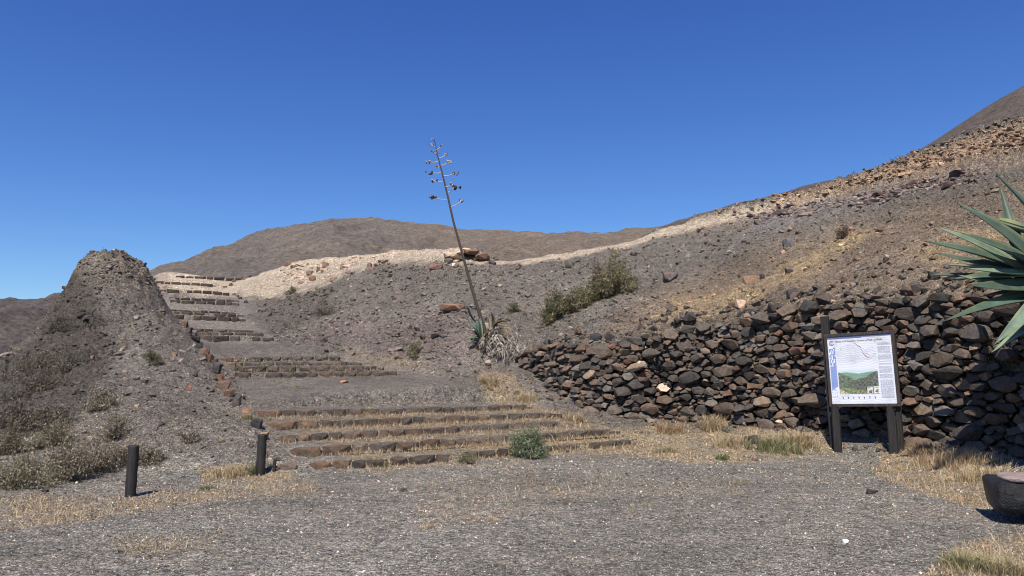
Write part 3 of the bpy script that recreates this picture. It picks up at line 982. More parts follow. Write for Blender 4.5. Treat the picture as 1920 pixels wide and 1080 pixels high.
for fl, P, h in T3:
    i = cnt.get(fl, 0); cnt[fl] = i + 1
    n = FN[fl][1]
    if n > 1:
        lab = '%s stone-faced step of %s' % ('top' if i == n - 1 else ORD[i], FN[fl][0])
    else:
        lab = {'F': 'long stone-faced step just under the pale gravel landings', 'G': 'stone-faced step across pale earth, second from the very top',
               'H': 'thin topmost stone-faced step at the crest against the far hill'}[fl]
    root = empty('stone_step', tuple(P[0]))
    tag(root, lab, 'step', 'stone-edged steps climbing the hill')
    O = P[0]
    _, L = polyline_at(P, 0)
    # a slightly wavy course of stones
    s = 0.0
    big = {'A': .36, 'B': .34, 'C': .42, 'D': .42, 'E': .42, 'F': .44, 'G': .46, 'H': .45}[fl]
    while s < L:
        w = big * R.uniform(.6, 1.5)
        w = min(w, L - s + .1)
        c_, _ = polyline_at(P, s + w / 2)
        c2, _ = polyline_at(P, min(L, s + w / 2 + .1)); c1, _ = polyline_at(P, max(0, s + w / 2 - .1))
        ang = math.atan2(c2[1] - c1[1], c2[0] - c1[0])
        slopez = (c2[2] - c1[2]) / max(.01, np.linalg.norm((c2 - c1)[:2]))
        if R.random() > .04:
            endf = min(1, .55 + min(s + w / 2, L - s - w / 2) / .45)
            if fl == 'A' and c_[0] > 0: endf *= .95
            hh = h * R.uniform(.92, 1.05) * endf * (.92 if fl == 'A' else .80 if fl in 'BC' else .92)
            V, Fc = block(w * R.uniform(.9, .985), hh + .07, R.uniform(.2, .3))
            ca, sa = math.cos(ang + R.uniform(-.07, .07)), math.sin(ang + R.uniform(-.07, .07))
            W = np.stack([V[:, 0] * ca - V[:, 1] * sa, V[:, 0] * sa + V[:, 1] * ca, V[:, 2] + V[:, 0] * slopez], 1)
            colr = np.array(stone_col())
            if fl == 'A' and s < .5: colr = np.array([.24, .165, .11])
            colr = (colr * .6 + np.array([.10, .08, .066]) * .4) * (.55 if fl in 'DEFGH' else .7 if fl == 'C' else .8)
            off = R.uniform(-.02, .02)
            loc = (c_[0] - O[0] - sa * off, c_[1] - O[1] + ca * off, c_[2] - O[2] - h - .07)
            o = link('stone', mesh_np('stone', W, Fc, colr[None] * np.ones((len(W), 1))), M_ROCK, root, loc)
        s += w
    # dry grass rooted along the foot of the riser
    if fl in 'AB':
        nb_ = int(L * (300 if fl == 'A' else 70))
        sv = NR.uniform(0, 1, nb_) ** (.7 if fl == 'A' else 1) * L
        sv = sv[noise2(sv * 1.3 + i * 7, sv * 0 + i) > -.25]
        pp_ = np.array([polyline_at(P, v)[0] for v in sv])
        e2 = (P[-1] - P[0])[:2]; e2 = e2 / np.linalg.norm(e2)
        o2 = np.abs(NR.normal(0, .07, len(sv))) + .01
        pp_[:, 0] += e2[1] * o2; pp_[:, 1] -= e2[0] * o2; pp_[:, 2] -= h + .01
        RISERG.append(pp_)
    # gravel tread behind the stones
    td = TDEP[fl]
    ns, nt_ = int(L / .09) + 2, 16
    G = np.zeros((nt_, ns, 3))
    for a in range(ns):
        sa_ = L * a / (ns - 1)
        c_, _ = polyline_at(P, sa_)
        c2, _ = polyline_at(P, min(L, sa_ + .1)); c1, _ = polyline_at(P, max(0, sa_ - .1))
        t_ = (c2 - c1)[:2]; t_ /= np.linalg.norm(t_) + 1e-9
        nrm = np.array([-t_[1], t_[0]])
        for b2 in range(nt_):
            q = b2 / (nt_ - 1)
            dd = .04 + q * td
            G[b2, a] = (c_[0] + nrm[0] * dd, c_[1] + nrm[1] * dd, c_[2] - .02)
    sarr = np.linspace(0, L, ns)[None]; qarr = np.linspace(0, 1, nt_)[:, None]
    endm = sstep(0, .45, np.minimum(sarr, L - sarr)) * np.ones_like(qarr)
    base = H(G[..., 0], G[..., 1])
    zt = G[..., 2] + .012 + fbm(G[..., 0] * 3, G[..., 1] * 3, 3) * .010 + .015 * qarr
    zt = base * (1 - endm) + zt * endm - (1 - endm) * .02
    zt = np.where(zt < base - .0, zt, zt)
    G2 = G.copy(); G2[..., 2] = zt
    cc, _, _, _, _ = zones(G2[..., 0], G2[..., 1], G2[..., 2])
    # close: front skirt down and back skirt down
    rows = [G2[0] * 1.0]; rows[0] = rows[0].copy(); rows[0][:, 2] = zt[0] - h - .1
    back = G2[-1].copy(); back[:, 2] -= .25
    A = np.concatenate([rows[0][None], G2, back[None]])
    CCc = np.concatenate([cc[:1], cc, cc[-1:]])
    n0, n1 = A.shape[:2]
    idx = np.arange(n0 * n1).reshape(n0, n1)
    q4 = np.stack([idx[:-1, :-1].ravel(), idx[:-1, 1:].ravel(), idx[1:, 1:].ravel(), idx[1:, :-1].ravel()], 1)
    A = A.reshape(-1, 3) - O
    link('tread', mesh_np('tread', A, q4, CCc.reshape(-1, 3), smooth=True), M_GROUND, root)

# ------------------------------------------------------------------ dry stone wall
seg = np.linalg.norm(np.diff(WALL, axis=0), axis=1)
WS = np.concatenate([[0], np.cumsum(seg)])
WL = WS[-1]


def wall_at(s):
    s = np.clip(s, 0, WL)
    x = np.interp(s, WS, WALL[:, 0]); y = np.interp(s, WS, WALL[:, 1])
    a = np.array([np.interp(s + .35, WS, WALL[:, 0]) - np.interp(s - .35, WS, WALL[:, 0]), np.interp(s + .35, WS, WALL[:, 1]) - np.interp(s - .35, WS, WALL[:, 1])])
    a /= np.linalg.norm(a)
    return np.array([x, y]), a, np.array([a[1], -a[0]])      # point, along, outwards (towards the lot)


def wall_top(s):
    p, a, n = wall_at(s)
    q = p - n * .62
    return float(tU(np.array([q[0]]), np.array([q[1]]))[0])


SS = np.linspace(0, WL, 120)
TOPZ = np.array([wall_top(s) for s in SS])
BOTZ = np.array([float(H(np.array([wall_at(s)[0][0]]), np.array([wall_at(s)[0][1]]))[0]) for s in SS])
ztop = lambda s: float(np.interp(s, SS, TOPZ))
zbot = lambda s: float(np.interp(s, SS, BOTZ))
BATTER = .17
AN = 1.58
seeds = []
tries = 0
wr = random.Random(5)
for rad_lo, rad_hi, nt_try in ((.15, .19, 30), (.11, .14, 160), (.08, .108, 1500), (.054, .08, 13000), (.034, .054, 24000)):
    for _ in range(nt_try):
        s = wr.uniform(.0, WL - .3)
        hgt = ztop(s) - zbot(s)
        t = wr.uniform(-.05, hgt + .03)
        r = wr.uniform(rad_lo, rad_hi)
        if r > .18 and t > hgt * .75: continue
        if s < 2.5: r *= .85
        if s > 11: r *= 1.06
        ok = True
        for (a, b_, r2) in seeds:
            if abs(a - s) < 1:
                dx = (a - s) / AN; dy = b_ - t
                if dx * dx + dy * dy < (.86 * (r + r2)) ** 2: ok = False; break
        if ok: seeds.append((s, t, r))
root = empty('dry_stone_wall', (float(WALL[5][0]), float(WALL[5][1]), zbot(WS[5])))
tag(root, 'long retaining wall of piled brown and black volcanic rocks below the slope', 'stone wall')
OW = np.array(root.location)


def clip(poly, nx_, ny_, c_):
    out = []
    for i in range(len(poly)):
        a = poly[i]; b_ = poly[(i + 1) % len(poly)]
        da = a[0] * nx_ + a[1] * ny_ - c_; db = b_[0] * nx_ + b_[1] * ny_ - c_
        if da <= 0: out.append(a)
        if (da < 0 < db) or (db < 0 < da):
            t = da / (da - db)
            out.append((a[0] + t * (b_[0] - a[0]), a[1] + t * (b_[1] - a[1])))
    return out


stones = []
for i, (s, t, r) in enumerate(seeds):
    x0, y0 = s / AN, t
    kk = wr.choice((4, 5, 5, 6))
    ph = wr.uniform(0, 6.28)
    poly = [(x0 + 1.6 * r * math.cos(ph + 6.283 * k / kk), y0 + 1.6 * r * math.sin(ph + 6.283 * k / kk)) for k in range(kk)]
    for j, (s2, t2, r2) in enumerate(seeds):
        if j == i or abs(s2 - s) > .9 or abs(t2 - t) > .7: continue
        dx, dy = s2 / AN - x0, t2 - y0
        D = math.hypot(dx, dy)
        if D > 1.5 * (r + r2): continue
        m = (D * D + r * r - r2 * r2) / (2 * D)
        nx_, ny_ = dx / D, dy / D
        poly = clip(poly, nx_, ny_, x0 * nx_ + y0 * ny_ + m)
        if len(poly) < 3: break
    if len(poly) < 3: continue
    Pp = np.array(poly); Pp[:, 0] *= AN
    cen = Pp.mean(0)
    size = math.sqrt(max(1e-4, np.ptp(Pp[:, 0]) * np.ptp(Pp[:, 1])))
    pt, al, no = wall_at(cen[0])
    bz = zbot(cen[0])
    tiltx, tiltz = wr.gauss(0, .42), wr.gauss(-.05, .42)
    prot = wr.uniform(-.11, .09) + (size - .25) * .15
    bulge = size * wr.uniform(.12, .32)
    shr = wr.uniform(.92, 1.0)
    pts = []
    rotm = wr.gauss(0, .16); ax_, az_ = wr.uniform(.93, 1.08), wr.uniform(.82, 1.05)
    for p in Pp:
        q = (p - cen) * shr * np.array([ax_, az_])
        q = np.array([q[0] * math.cos(rotm) - q[1] * math.sin(rotm), q[0] * math.sin(rotm) + q[1] * math.cos(rotm)])
        pts.append((q[0], q[1], wr.uniform(-.03, .02)))
        pts.append((q[0] * .72, q[1] * .72, -size * .75))
        if wr.random() < .72:
            f = wr.uniform(.62, 1.0)
            pts.append((q[0] * f, q[1] * f, bulge * wr.uniform(.6, 1) + q[0] * tiltx + q[1] * tiltz))
    V, Fc = hull(pts)
    nrm_back = BATTER * (cen[1])
    W = np.zeros_like(V)
    W[:, 0] = pt[0] + al[0] * V[:, 0] + no[0] * (V[:, 2] + prot - nrm_back - V[:, 1] * BATTER)
    W[:, 1] = pt[1] + al[1] * V[:, 0] + no[1] * (V[:, 2] + prot - nrm_back - V[:, 1] * BATTER)
    W[:, 2] = bz + cen[1] + V[:, 1]
    cc = np.array(stone_col())
    pr = proj(np.array([pt[0]]), np.array([pt[1]]), np.array([bz + cen[1]]))[0][0]
    area = np.ptp(Pp[:, 0]) * np.ptp(Pp[:, 1]) / pt[1] ** 2
    if pr > 1960: area *= .01
    if R.random() < .012: cc = np.array([.5, .42, .33])
    stones.append((area, W, Fc, cc))
stones.sort(key=lambda a: -a[0])
for area, W, Fc, cc in stones[:298]:
    o_ = W.mean(0)
    link('stone', mesh_np('stone', W - o_, Fc, cc[None]), M_ROCK, root, tuple(o_ - OW))
rest = stones[298:]
off = 0; Vs, Fs, Cs = [], [], []
for area, W, Fc, cc in rest:
    Vs.append(W - OW); Fs.append(Fc + off); Cs.append(np.repeat(cc[None], len(W), 0)); off += len(W)
# small chinking stones packed in the joints
nch = 3400
ss = NR.uniform(0, WL - .3, nch); Pq = []
for s in ss:
    p, a, n = wall_at(s); hgt = ztop(s) - zbot(s); t = NR.uniform(0, hgt)
    dpt = BATTER * t + NR.uniform(.03, .14)
    Pq.append((p[0] - n[0] * dpt, p[1] - n[1] * dpt, zbot(s) + t))
Sq = np.exp(NR.normal(math.log(.10), .3, nch))
Cq = np.array([stone_col() for _ in range(nch)]) * 1.0
V, Fc, Cc = scatter(ROCKS, np.array(Pq) - OW, Sq, Cq, 1.5)
Vs.append(V); Fs.append(Fc + off); Cs.append(Cc)
o = link('rubble', mesh_np('rubble', np.concatenate(Vs), np.concatenate(Fs), np.concatenate(Cs)), M_ROCK, root)
o['kind'] = 'stuff'
# earth core behind the stones
rows = []
for q in np.linspace(0, 1, 14):
    r_ = []
    for s in np.linspace(0, WL, 160):
        p, a, n = wall_at(s); t = q * (ztop(s) - zbot(s) - .05); dpt = .3 + BATTER * t + .04 * math.sin(s * 9 + q * 14)
        r_.append((p[0] - n[0] * dpt, p[1] - n[1] * dpt, zbot(s) - .1 + t))
    rows.append(r_)
r_ = []
for s in np.linspace(0, WL, 160):
    p, a, n = wall_at(s); z = ztop(s) - .03; r_.append((p[0] - n[0] * 1.0, p[1] - n[1] * 1.0, z))
rows.append(r_)
A = np.array(rows)
n0, n1 = A.shape[:2]
idx = np.arange(n0 * n1).reshape(n0, n1)
q4 = np.stack([idx[:-1, :-1].ravel(), idx[:-1, 1:].ravel(), idx[1:, 1:].ravel(), idx[1:, :-1].ravel()], 1)
link('earth_core', mesh_np('earth_core', A.reshape(-1, 3) - OW, q4, np.array([[.05, .04, .033]])), M_GROUND, root)

# rubble spilling above the wall
def along_wall(n, s0, s1, b0, b1, smean, col=None, power=1.0):
    P, S, C = [], [], []
    for _ in range(n):
        s = NR.uniform(s0, s1); bk = b0 + (b1 - b0) * NR.uniform() ** power
        p, a, nn = wall_at(s)
        P.append((p[0] - nn[0] * bk, p[1] - nn[1] * bk)); S.append(smean * math.exp(NR.normal() * .4)); C.append(stone_col())
    P = np.array(P); S = np.array(S)
    z = H(P[:, 0], P[:, 1])
    return np.column_stack([P, z + S * .15]), S, np.array(C)


PA_, SA_, CA_ = along_wall(330, 4.0, WL - 1, .5, 2.2, .15, power=1.7)
PB_, SB_, CB_ = along_wall(420, .3, WL - 1, .42, 1.0, .13)
PC_, SC_, CC_ = along_wall(150, 1.5, WL - 2, -.65, -.02, .10)
V, Fc, Cc = scatter(ROCKS, np.concatenate([PA_, PB_, PC_]), np.concatenate([SA_, SB_, SC_]), np.concatenate([CA_, CB_, CC_]), 1.0)
tag(link('rubble', mesh_np('rubble', V, Fc, Cc), M_ROCK), 'broken dark rocks heaped along the top and foot of the wall', kind='stuff')

# ------------------------------------------------------------------ single rocks
EDGE = [(345, 609, 13, 13, BR), (353, 620, 12, 13, DG), (363, 625, 10, 13, GY), (366, 637, 16, 12, DK), (373, 648, 14, 13, DK), (382, 659, 18, 15, BR), (393, 671, 12, 16, RD),
        (401, 679, 14, 12, DG), (405, 692, 17, 24, DG), (410, 709, 20, 15, RD), (418, 724, 22, 20, BR), (430, 738, 22, 14, BR), (443, 751, 16, 25, DG)]
for i, (x, y, w, h_, c_) in enumerate(EDGE):
    what = {RD: 'reddish', BR: 'brown', DG: 'dark grey', DK: 'black', GY: 'pale grey'}[c_]
    pos = ['uppermost', 'second from the top', 'third from the top', 'fourth from the top', 'fifth from the top', 'sixth from the top', 'seventh down',
           'eighth from the top', 'ninth down, tall', 'tenth from the top', 'third from the bottom', 'second from the bottom', 'lowest, upright'][i]
    rock_obj('edging_stone', x, y, w * 1.15, h_ * 1.15, c_, '%s stone, %s, in the row along the mound' % (what, pos), 'edging stone', 'stones edging the mound', sink=.15)
EDGE2 = [(468, 518.5, 6, 5, DK), (455, 520.5, 6, 5, BR), (446, 523, 7, 5, BR), (438, 527, 7, 6, RD), (432, 534, 8, 7, BR), (438, 551, 7, 5, BR), (445, 555, 7, 5, RD), (450, 559, 8, 6, DG), (462, 566, 11, 8, DK)]
POS2 = ['beside the topmost step at the crest', 'just below the crest stone', 'third down on pale earth', 'fourth down on pale earth', 'beside the second highest step',
        'sixth down', 'seventh down', 'eighth down', 'lowest, black']
for i, (x, y, w, h_, c_) in enumerate(EDGE2):
    rock_obj('edging_stone', x, y, w, h_, c_, 'small stone %s, right of the upper steps' % POS2[i], 'edging stone', 'stones right of the upper steps', sink=.1)
SINGLE = [
    (480, 795, 24, 23, (.05, .053, .058), 'squared blue-black block left of the top step of the bottom flight'),
    (493, 817, 20, 14, (.28, .2, .12), 'tan flat rock right behind the right bollard'),
    (462, 770, 18, 12, (.26, .17, .11), 'orange-tan rock at the left end of the landing above the bottom flight'),
    (492, 852, 26, 14, (.26, .17, .11), 'tan stone behind the foot of the right bollard'),
    (536, 874, 36, 14, (.13, .10, .08), 'brown slab lying left of the lowest step near the right bollard'),
    (1117, 633, 26, 17, (.04, .045, .047), 'shiny black boulder sitting on the left end of the wall top'),
    (1391, 569, 24, 20, (.5, .38, .27), 'pale squared rock perched on the slope above the wall'),
    (1372, 572, 14, 14, (.14, .09, .06), 'brown rock beside the pale squared rock above the wall'),
    (1487, 549, 21, 19, (.055, .052, .053), 'round dark boulder above the wall left of the sign'),
    (1479, 456, 24, 16, (.12, .12, .125), 'grey boulder high on the slope with a white bloom'),
    (1258, 518, 30, 26, (.12, .10, .095), 'rough brown-grey outcrop rock right of the green shrubs'),
    (1408, 524, 34, 17, (.22, .15, .1), 'tan-brown boulder on the grassy slope above the pale rock'),
    (1432, 519, 14, 12, (.07, .06, .06), 'dark rock touching the tan-brown boulder on the grassy slope'),
    (1480, 508, 16, 12, (.09, .08, .08), 'small dark rock on the straw-covered slope'),
    (1600, 536, 14, 9, (.3, .27, .23), 'small pale rock above the sign post'),
    (1722, 540, 26, 22, (.1, .09, .085), 'dark rock above the wall right of the sign'),
    (1662, 487, 12, 11, (.06, .055, .055), 'small black rock on the slope right of the grass'),
    (1800, 326, 36, 14, (.06, .05, .05), 'dark overhanging rock under the orange strata'),
    (850, 576, 52, 17, (.22, .14, .10), 'reddish broken rock ledge on the slope left of the dead agave'),
    (945, 622, 26, 18, (.25, .2, .14), 'flat ochre rock leaning on the dead agave'),
    (816, 500, 30, 13, (.16, .10, .08), 'reddish-brown rock below the rocky knob on the crest'),
    (853, 496, 14, 8, (.6, .56, .5), 'white rock at the foot of the rocky knob'),
    (841, 490, 20, 12, (.09, .08, .08), 'dark rock left of the white rock under the knob'),
    (922, 493, 14, 7, (.07, .06, .055), 'small dark rock on the crest right of the knob'),
    (1065, 500, 16, 8, (.06, .06, .06), 'small dark rock below the crest left of the shrubs'),
    (1410, 826, 40, 17, (.045, .045, .047), 'black squared block lying in grass at the wall foot'),
    (1247, 865, 17, 8, (.2, .18, .17), 'pale flat stone at the edge of the lot below the grass'),
    (1637, 923, 21, 11, (.05, .05, .055), 'dark round stone lying on the gravel lot before the sign'),
    (1586, 1016, 14, 8, (.75, .72, .68), 'small white stone on the gravel in the foreground'),
    (1416, 862, 14, 6, (.12, .08, .07), 'small brown stone in dry grass in front of the wall'),
    (1064, 847, 7, 5, (.06, .06, .065), 'small dark stone in front of the right end of the lowest step'),
    (1090, 843, 8, 5, (.09, .09, .095), 'small grey stone near the right end of the lowest step'),
    (353, 727, 13, 7, (.3, .16, .1), 'small reddish stone on the mound face left of the edging stones'),
    (327, 665, 11, 7, (.3, .2, .13), 'small tan stone beside the round bush on the mound'),
    (269, 715, 15, 8, (.09, .07, .06), 'small dark stone halfway down the mound face'),
    (172, 672, 8, 7, (.3, .2, .15), 'tiny tan stone on the left of the mound'),
    (256, 762, 11, 7, (.36, .26, .18), 'small pale orange stone low on the mound face'),
    (82, 921, 15, 6, (.05, .05, .055), 'dark flat stone at the mound foot left of the left bollard'),
    (165, 822, 14, 9, (.36, .33, .28), 'pale angular stone just above the shrubs at the mound foot'),
    (647, 752, 17, 7, (.32, .19, .12), 'flat tan stone on the landing below the middle flight'),
]
for x, y, w, h_, c_, lab in SINGLE:
    if y == 752: x, y = 645, 716
    rock_obj('rock', x, y, w, h_, c_, lab)
# larger rocks low in the wall and on it, part of no course
# rocky knob on the crest
p = ray(872, 489)
kn = empty('rock_outcrop', tuple(p)); tag(kn, 'orange and brown rocky knob on the crest behind the agave stalk', 'outcrop')
for i in range(34):
    V, Fc = rand_rock(18, (1, .9, .6), .7)
    sz = NR.uniform(.3, .62)
    q = np.array([NR.uniform(-.8, .85), NR.uniform(-.1, .7), 0])
    q[2] = NR.uniform(-.1, .55) * (1 - abs(q[0]) * .6)
    cc = np.array((.46, .37, .27) if q[0] < -.15 or i % 5 == 0 else (.16, .105, .078))
    link('stone', mesh_np('stone', V * sz, Fc, cc[None]), M_ROCK, kn, tuple(q))
BANKLAB = ['leftmost rock at the very top edge of', 'second rock along the top edge of', 'rock in the upper left of', 'rock just under the top edge of', 'low rock in the middle of', 'rock left of the middle of',
           'rock at the upper middle of', 'rock in the lower right of', 'lowest left rock of', 'rock near the right end of', 'rock in the centre of', 'rightmost lower rock of', 'rightmost upper rock of']
for bi, (x, y) in enumerate([(540, 497), (552, 500), (575, 510), (600, 508), (620, 520), (590, 525), (640, 500), (655, 512), (566, 530), (690, 497), (612, 500), (700, 505), (720, 492)]):
    rock_obj('rock', x + R.uniform(-6, 6), y + R.uniform(-3, 3), R.uniform(10, 18), R.uniform(7, 12), (.2, .14, .11),
             BANKLAB[bi] + ' the pale bank by the upper steps', 'rock', 'rocks in the pale bank', sink=.3)


def slabs(name, label, poly, n, ymin, ymax, smed, cols, flatness, dmax=None):
    P2 = np.array(poly, float)
    got = []
    for _ in range(n):
        for _t in range(30):
            x = R.uniform(P2[:, 0].min(), P2[:, 0].max()); y = R.uniform(P2[:, 1].min(), P2[:, 1].max())
            if polydist(np.array([x]), np.array([y]), poly)[0] > 0: break
        got.append((x, y))
    got = np.array(got)
    # drop the candidates on the ground surface
    ds = np.linspace(ymin, ymax, 140)
    out = np.zeros((n, 3)); okm = np.zeros(n, bool)
    u = np.array([unp(x, y, 1.0) for x, y in got])
    XX_ = u[:, 0:1] * ds[None]; ZZ_ = CAMZ + (u[:, 2:3] - CAMZ) * ds[None]; YY_ = np.ones((n, 1)) * ds[None]
    hh_ = H(XX_, YY_, False)
    for i in range(n):
        k = np.argmax(ZZ_[i] < hh_[i])
        if ZZ_[i, k] < hh_[i, k] and k > 0: out[i] = (XX_[i, k], ds[k], hh_[i, k]); okm[i] = True
    out = out[okm]
    m = len(out)
    out[:, 2] = H(out[:, 0], out[:, 1])
    lib = []
    for V, Fc in ROCKS[:8]:
        W = V.copy(); W[:, 2] *= flatness; W[:, 0] *= 1.4
        lib.append((W, Fc))
    S = np.exp(NR.normal(math.log(smed), .55, m))
    cc = np.array(cols)[NR.integers(0, len(cols), m)] * NR.uniform(.75, 1.2, (m, 1))
    V, Fc, Cc = scatter(lib, out - np.array([0, 0, .02]), S, cc, .45)
    return tag(link(name, mesh_np(name, V, Fc, Cc), M_ROCK), label, kind='stuff')


slabs('rock_strata', 'broken ochre and orange rock layers along the upper right crest',
      [(1440, 385), (1560, 350), (1650, 325), (1740, 290), (1940, 235), (1980, 250), (1980, 300), (1850, 310), (1740, 335), (1600, 372), (1450, 398)], 3600, 17, 31, .10,
      [(.33, .25, .175), (.27, .20, .145), (.40, .32, .24), (.2, .155, .12), (.33, .23, .15), (.13, .10, .085)], .55)
slabs('rock_strata', 'dark crumbly rock band below the ochre layers on the right slope',
      [(1370, 415), (1480, 398), (1580, 388), (1720, 350), (1850, 330), (1850, 345), (1720, 372), (1600, 398), (1500, 412), (1380, 425)], 1500, 17, 31, .10,
      [(.14, .11, .095), (.19, .15, .13), (.09, .075, .07), (.24, .21, .2)], .7)
slabs('rock_strata', 'thin broken rock layers capping the mound', [(140, 495), (180, 482), (230, 474), (275, 500), (300, 530), (303, 556), (280, 540), (220, 525), (150, 530)], 480, 21, 30, .075,
      [(.20, .165, .135), (.24, .195, .15), (.16, .135, .115), (.13, .11, .095)], .45)
slabs('rock_strata', 'crumbly pinkish rock at the toe of the slope right of the steps', [(700, 650), (760, 620), (800, 590), (870, 585), (885, 640), (860, 682), (800, 685), (720, 672)], 420, 19, 30, .09,
      [(.17, .142, .125), (.13, .108, .096), (.2, .165, .145)], .7)
slabs('rock_strata', 'loose pale and brown clods on the bank below the crest', [(480, 545), (545, 500), (700, 485), (790, 480), (700, 500), (640, 515), (560, 545)], 240, 30, 42, .12,
      [(.5, .38, .29), (.4, .3, .22), (.2, .14, .11), (.55, .46, .38)], .7)


# ------------------------------------------------------------------ posts and sign
def tube_mesh(name, pts, rads, seg=10, cap=True, colr=None):
    pts = [Vector(p) for p in pts]
    V, Fq, Ft = [], [], []
    for i, p in enumerate(pts):
        d = (pts[min(i + 1, len(pts) - 1)] - pts[max(i - 1, 0)]).normalized()
        a = d.orthogonal().normalized() if i == 0 else (a - d * a.dot(d)).normalized()
        b_ = d.cross(a)
        for k in range(seg):
            an = 2 * math.pi * k / seg
            V.append(p + (a * math.cos(an) + b_ * math.sin(an)) * rads[i])
    for i in range(len(pts) - 1):
        for k in range(seg):
            Fq.append((i * seg + k, i * seg + (k + 1) % seg, (i + 1) * seg + (k + 1) % seg, (i + 1) * seg + k))
    V = [tuple(v) for v in V]
    if cap:
        for e, rev in ((0, True), (len(pts) - 1, False)):
            V.append(tuple(pts[e])); c0 = len(V) - 1
            for k in range(seg):
                t = (e * seg + k, e * seg + (k + 1) % seg, c0)
                Ft.append(t[::-1] if rev else t)
    return mesh_np(name, V, [np.array(Fq)] + ([np.array(Ft)] if Ft else []), None if colr is None else np.array(colr)[None], smooth=False)


def bollard(px, pyb, hpx, wpx, label, lean):
    p = ray(px, pyb)
    k = p[1] / F
    h, r = hpx * k, wpx * k / 2
    n = 10
    pts = [(lean * z, 0, z) for z in np.linspace(-.15, h - .015, n)] + [(lean * h, 0, h)]
    rr = [r * (1 + .03 * math.sin(i * 2.1)) for i in range(n)] + [r * .9]
    me = tube_mesh('bollard', pts, rr, 18)
    o = link('bollard', me, M_POST, loc=tuple(p))
    return tag(o, label, 'bollard', 'dark wooden bollards by the lot')


bollard(244, 931, 92, 19, 'taller thick dark wooden bollard standing alone left on the gravel', .02)
bollard(488, 890, 73, 16.5, 'dark wooden bollard in dry grass beside the foot of the steps', .02)
p = ray(514, 884)
link_ = link('stake', tube_mesh('stake', [(0, 0, -.1), (0, 0, .1), (.01, 0, .18)], [.028, .028, .024], 8), M_POST, loc=tuple(p))
tag(link_, 'short charred stake stub just right of the right bollard', 'stake')

BL, BRt = np.array(unp(1556, 763, 15.0)), np.array(unp(1690, 767, 14.15))
TL, TR = np.array(unp(1548, 631, 15.0)), np.array(unp(1684, 620, 14.15))
ex = (BRt - BL); Wd = np.linalg.norm(ex[:2]) + 0.0
ang = math.atan2(ex[1], ex[0])
Hh = float(((TL[2] - BL[2]) + (TR[2] - BRt[2])) / 2)
gz = .0
sign = empty('information_sign', (float(BL[0]), float(BL[1]), 0.02), ang)
tag(sign, 'square information board with map and valley photo on dark posts before the wall', 'sign')
z0 = float(BL[2] + BRt[2]) / 2 - .02
shear = float((TR[2] - TL[2]) / Wd) * .5
roll = math.atan(shear)


def boxmesh(name, x0, x1, y0, y1, z0_, z1, col=None, bev=.004, tap=None):
    bm = bmesh.new()
    bmesh.ops.create_cube(bm, size=1)
    for v in bm.verts:
        v.co = Vector(((x0 + x1) / 2 + v.co.x * (x1 - x0), (y0 + y1) / 2 + v.co.y * (y1 - y0), (z0_ + z1) / 2 + v.co.z * (z1 - z0_)))
    if bev: bmesh.ops.bevel(bm, geom=bm.edges[:], offset=bev, segments=1, affect='EDGES')
    me = bpy.data.meshes.new(name); bm.to_mesh(me); bm.free()
    if col is not None:
        a = me.attributes.new('col', 'FLOAT_COLOR', 'POINT')
        a.data.foreach_set('color', np.tile([*col, 1.0], len(me.vertices)).astype(np.float32))
    return me


fw = .056
lean_x = -.055                                     # the board is a little out of true


def part(name, me, mat, loc=(0, 0, 0), rot=(0, 0, 0), par=None):
    o = link(name, me, mat, par or sign, loc)
    o.rotation_euler = rot
    return o


bz = z0
fr = (0, math.radians(-2.2), 0)
brd = boxmesh('frame', 0, Wd, -.02, .03, 0, fw)
part('frame_rail', brd, M_FRAME, (0, 0, bz), fr)
part('frame_rail', brd, M_FRAME, (math.sin(fr[1]) * (Hh - fw), 0, bz + Hh - fw), fr)
st = boxmesh('frame', 0, fw, -.021, .031, fw + .002, Hh - fw - .002)
part('frame_stile', st, M_FRAME, (0, 0, bz), fr)
part('frame_stile', st, M_FRAME, ((Wd - fw) * math.cos(fr[1]), 0, bz - (Wd - fw) * math.sin(fr[1])), fr)
pw, ph = Wd - 2 * fw, Hh - 2 * fw
board = part('board', boxmesh('board', fw + .001, Wd - fw - .001, -.004, .022, fw + .001, Hh - fw - .001, (.70, .72, .79), 0), M_PRINT, (0, 0, bz), fr)


def flat(name, quads_, depth=-.0065, col=(.1, .1, .1)):
    """flat print on the board: list of 4-corner polygons in board fractions (0..1, 0 at the bottom)"""
    V, Fq, Cc = [], [], []
    for q in quads_:
        cc = col
        if len(q) == 5: q, cc = q[:4], q[4]
        b0 = len(V)
        for (x, z) in q: V.append((fw + x * pw, depth, fw + z * ph)); Cc.append(cc)
        Fq.append((b0, b0 + 1, b0 + 2, b0 + 3))
    return part(name, mesh_np(name, V, np.array(Fq), np.array(Cc)), M_PRINT, (0, 0, 0), (0, 0, 0), board)


def rect(x0, z0_, x1, z1): return [(x0, z0_), (x1, z0_), (x1, z1), (x0, z1)]


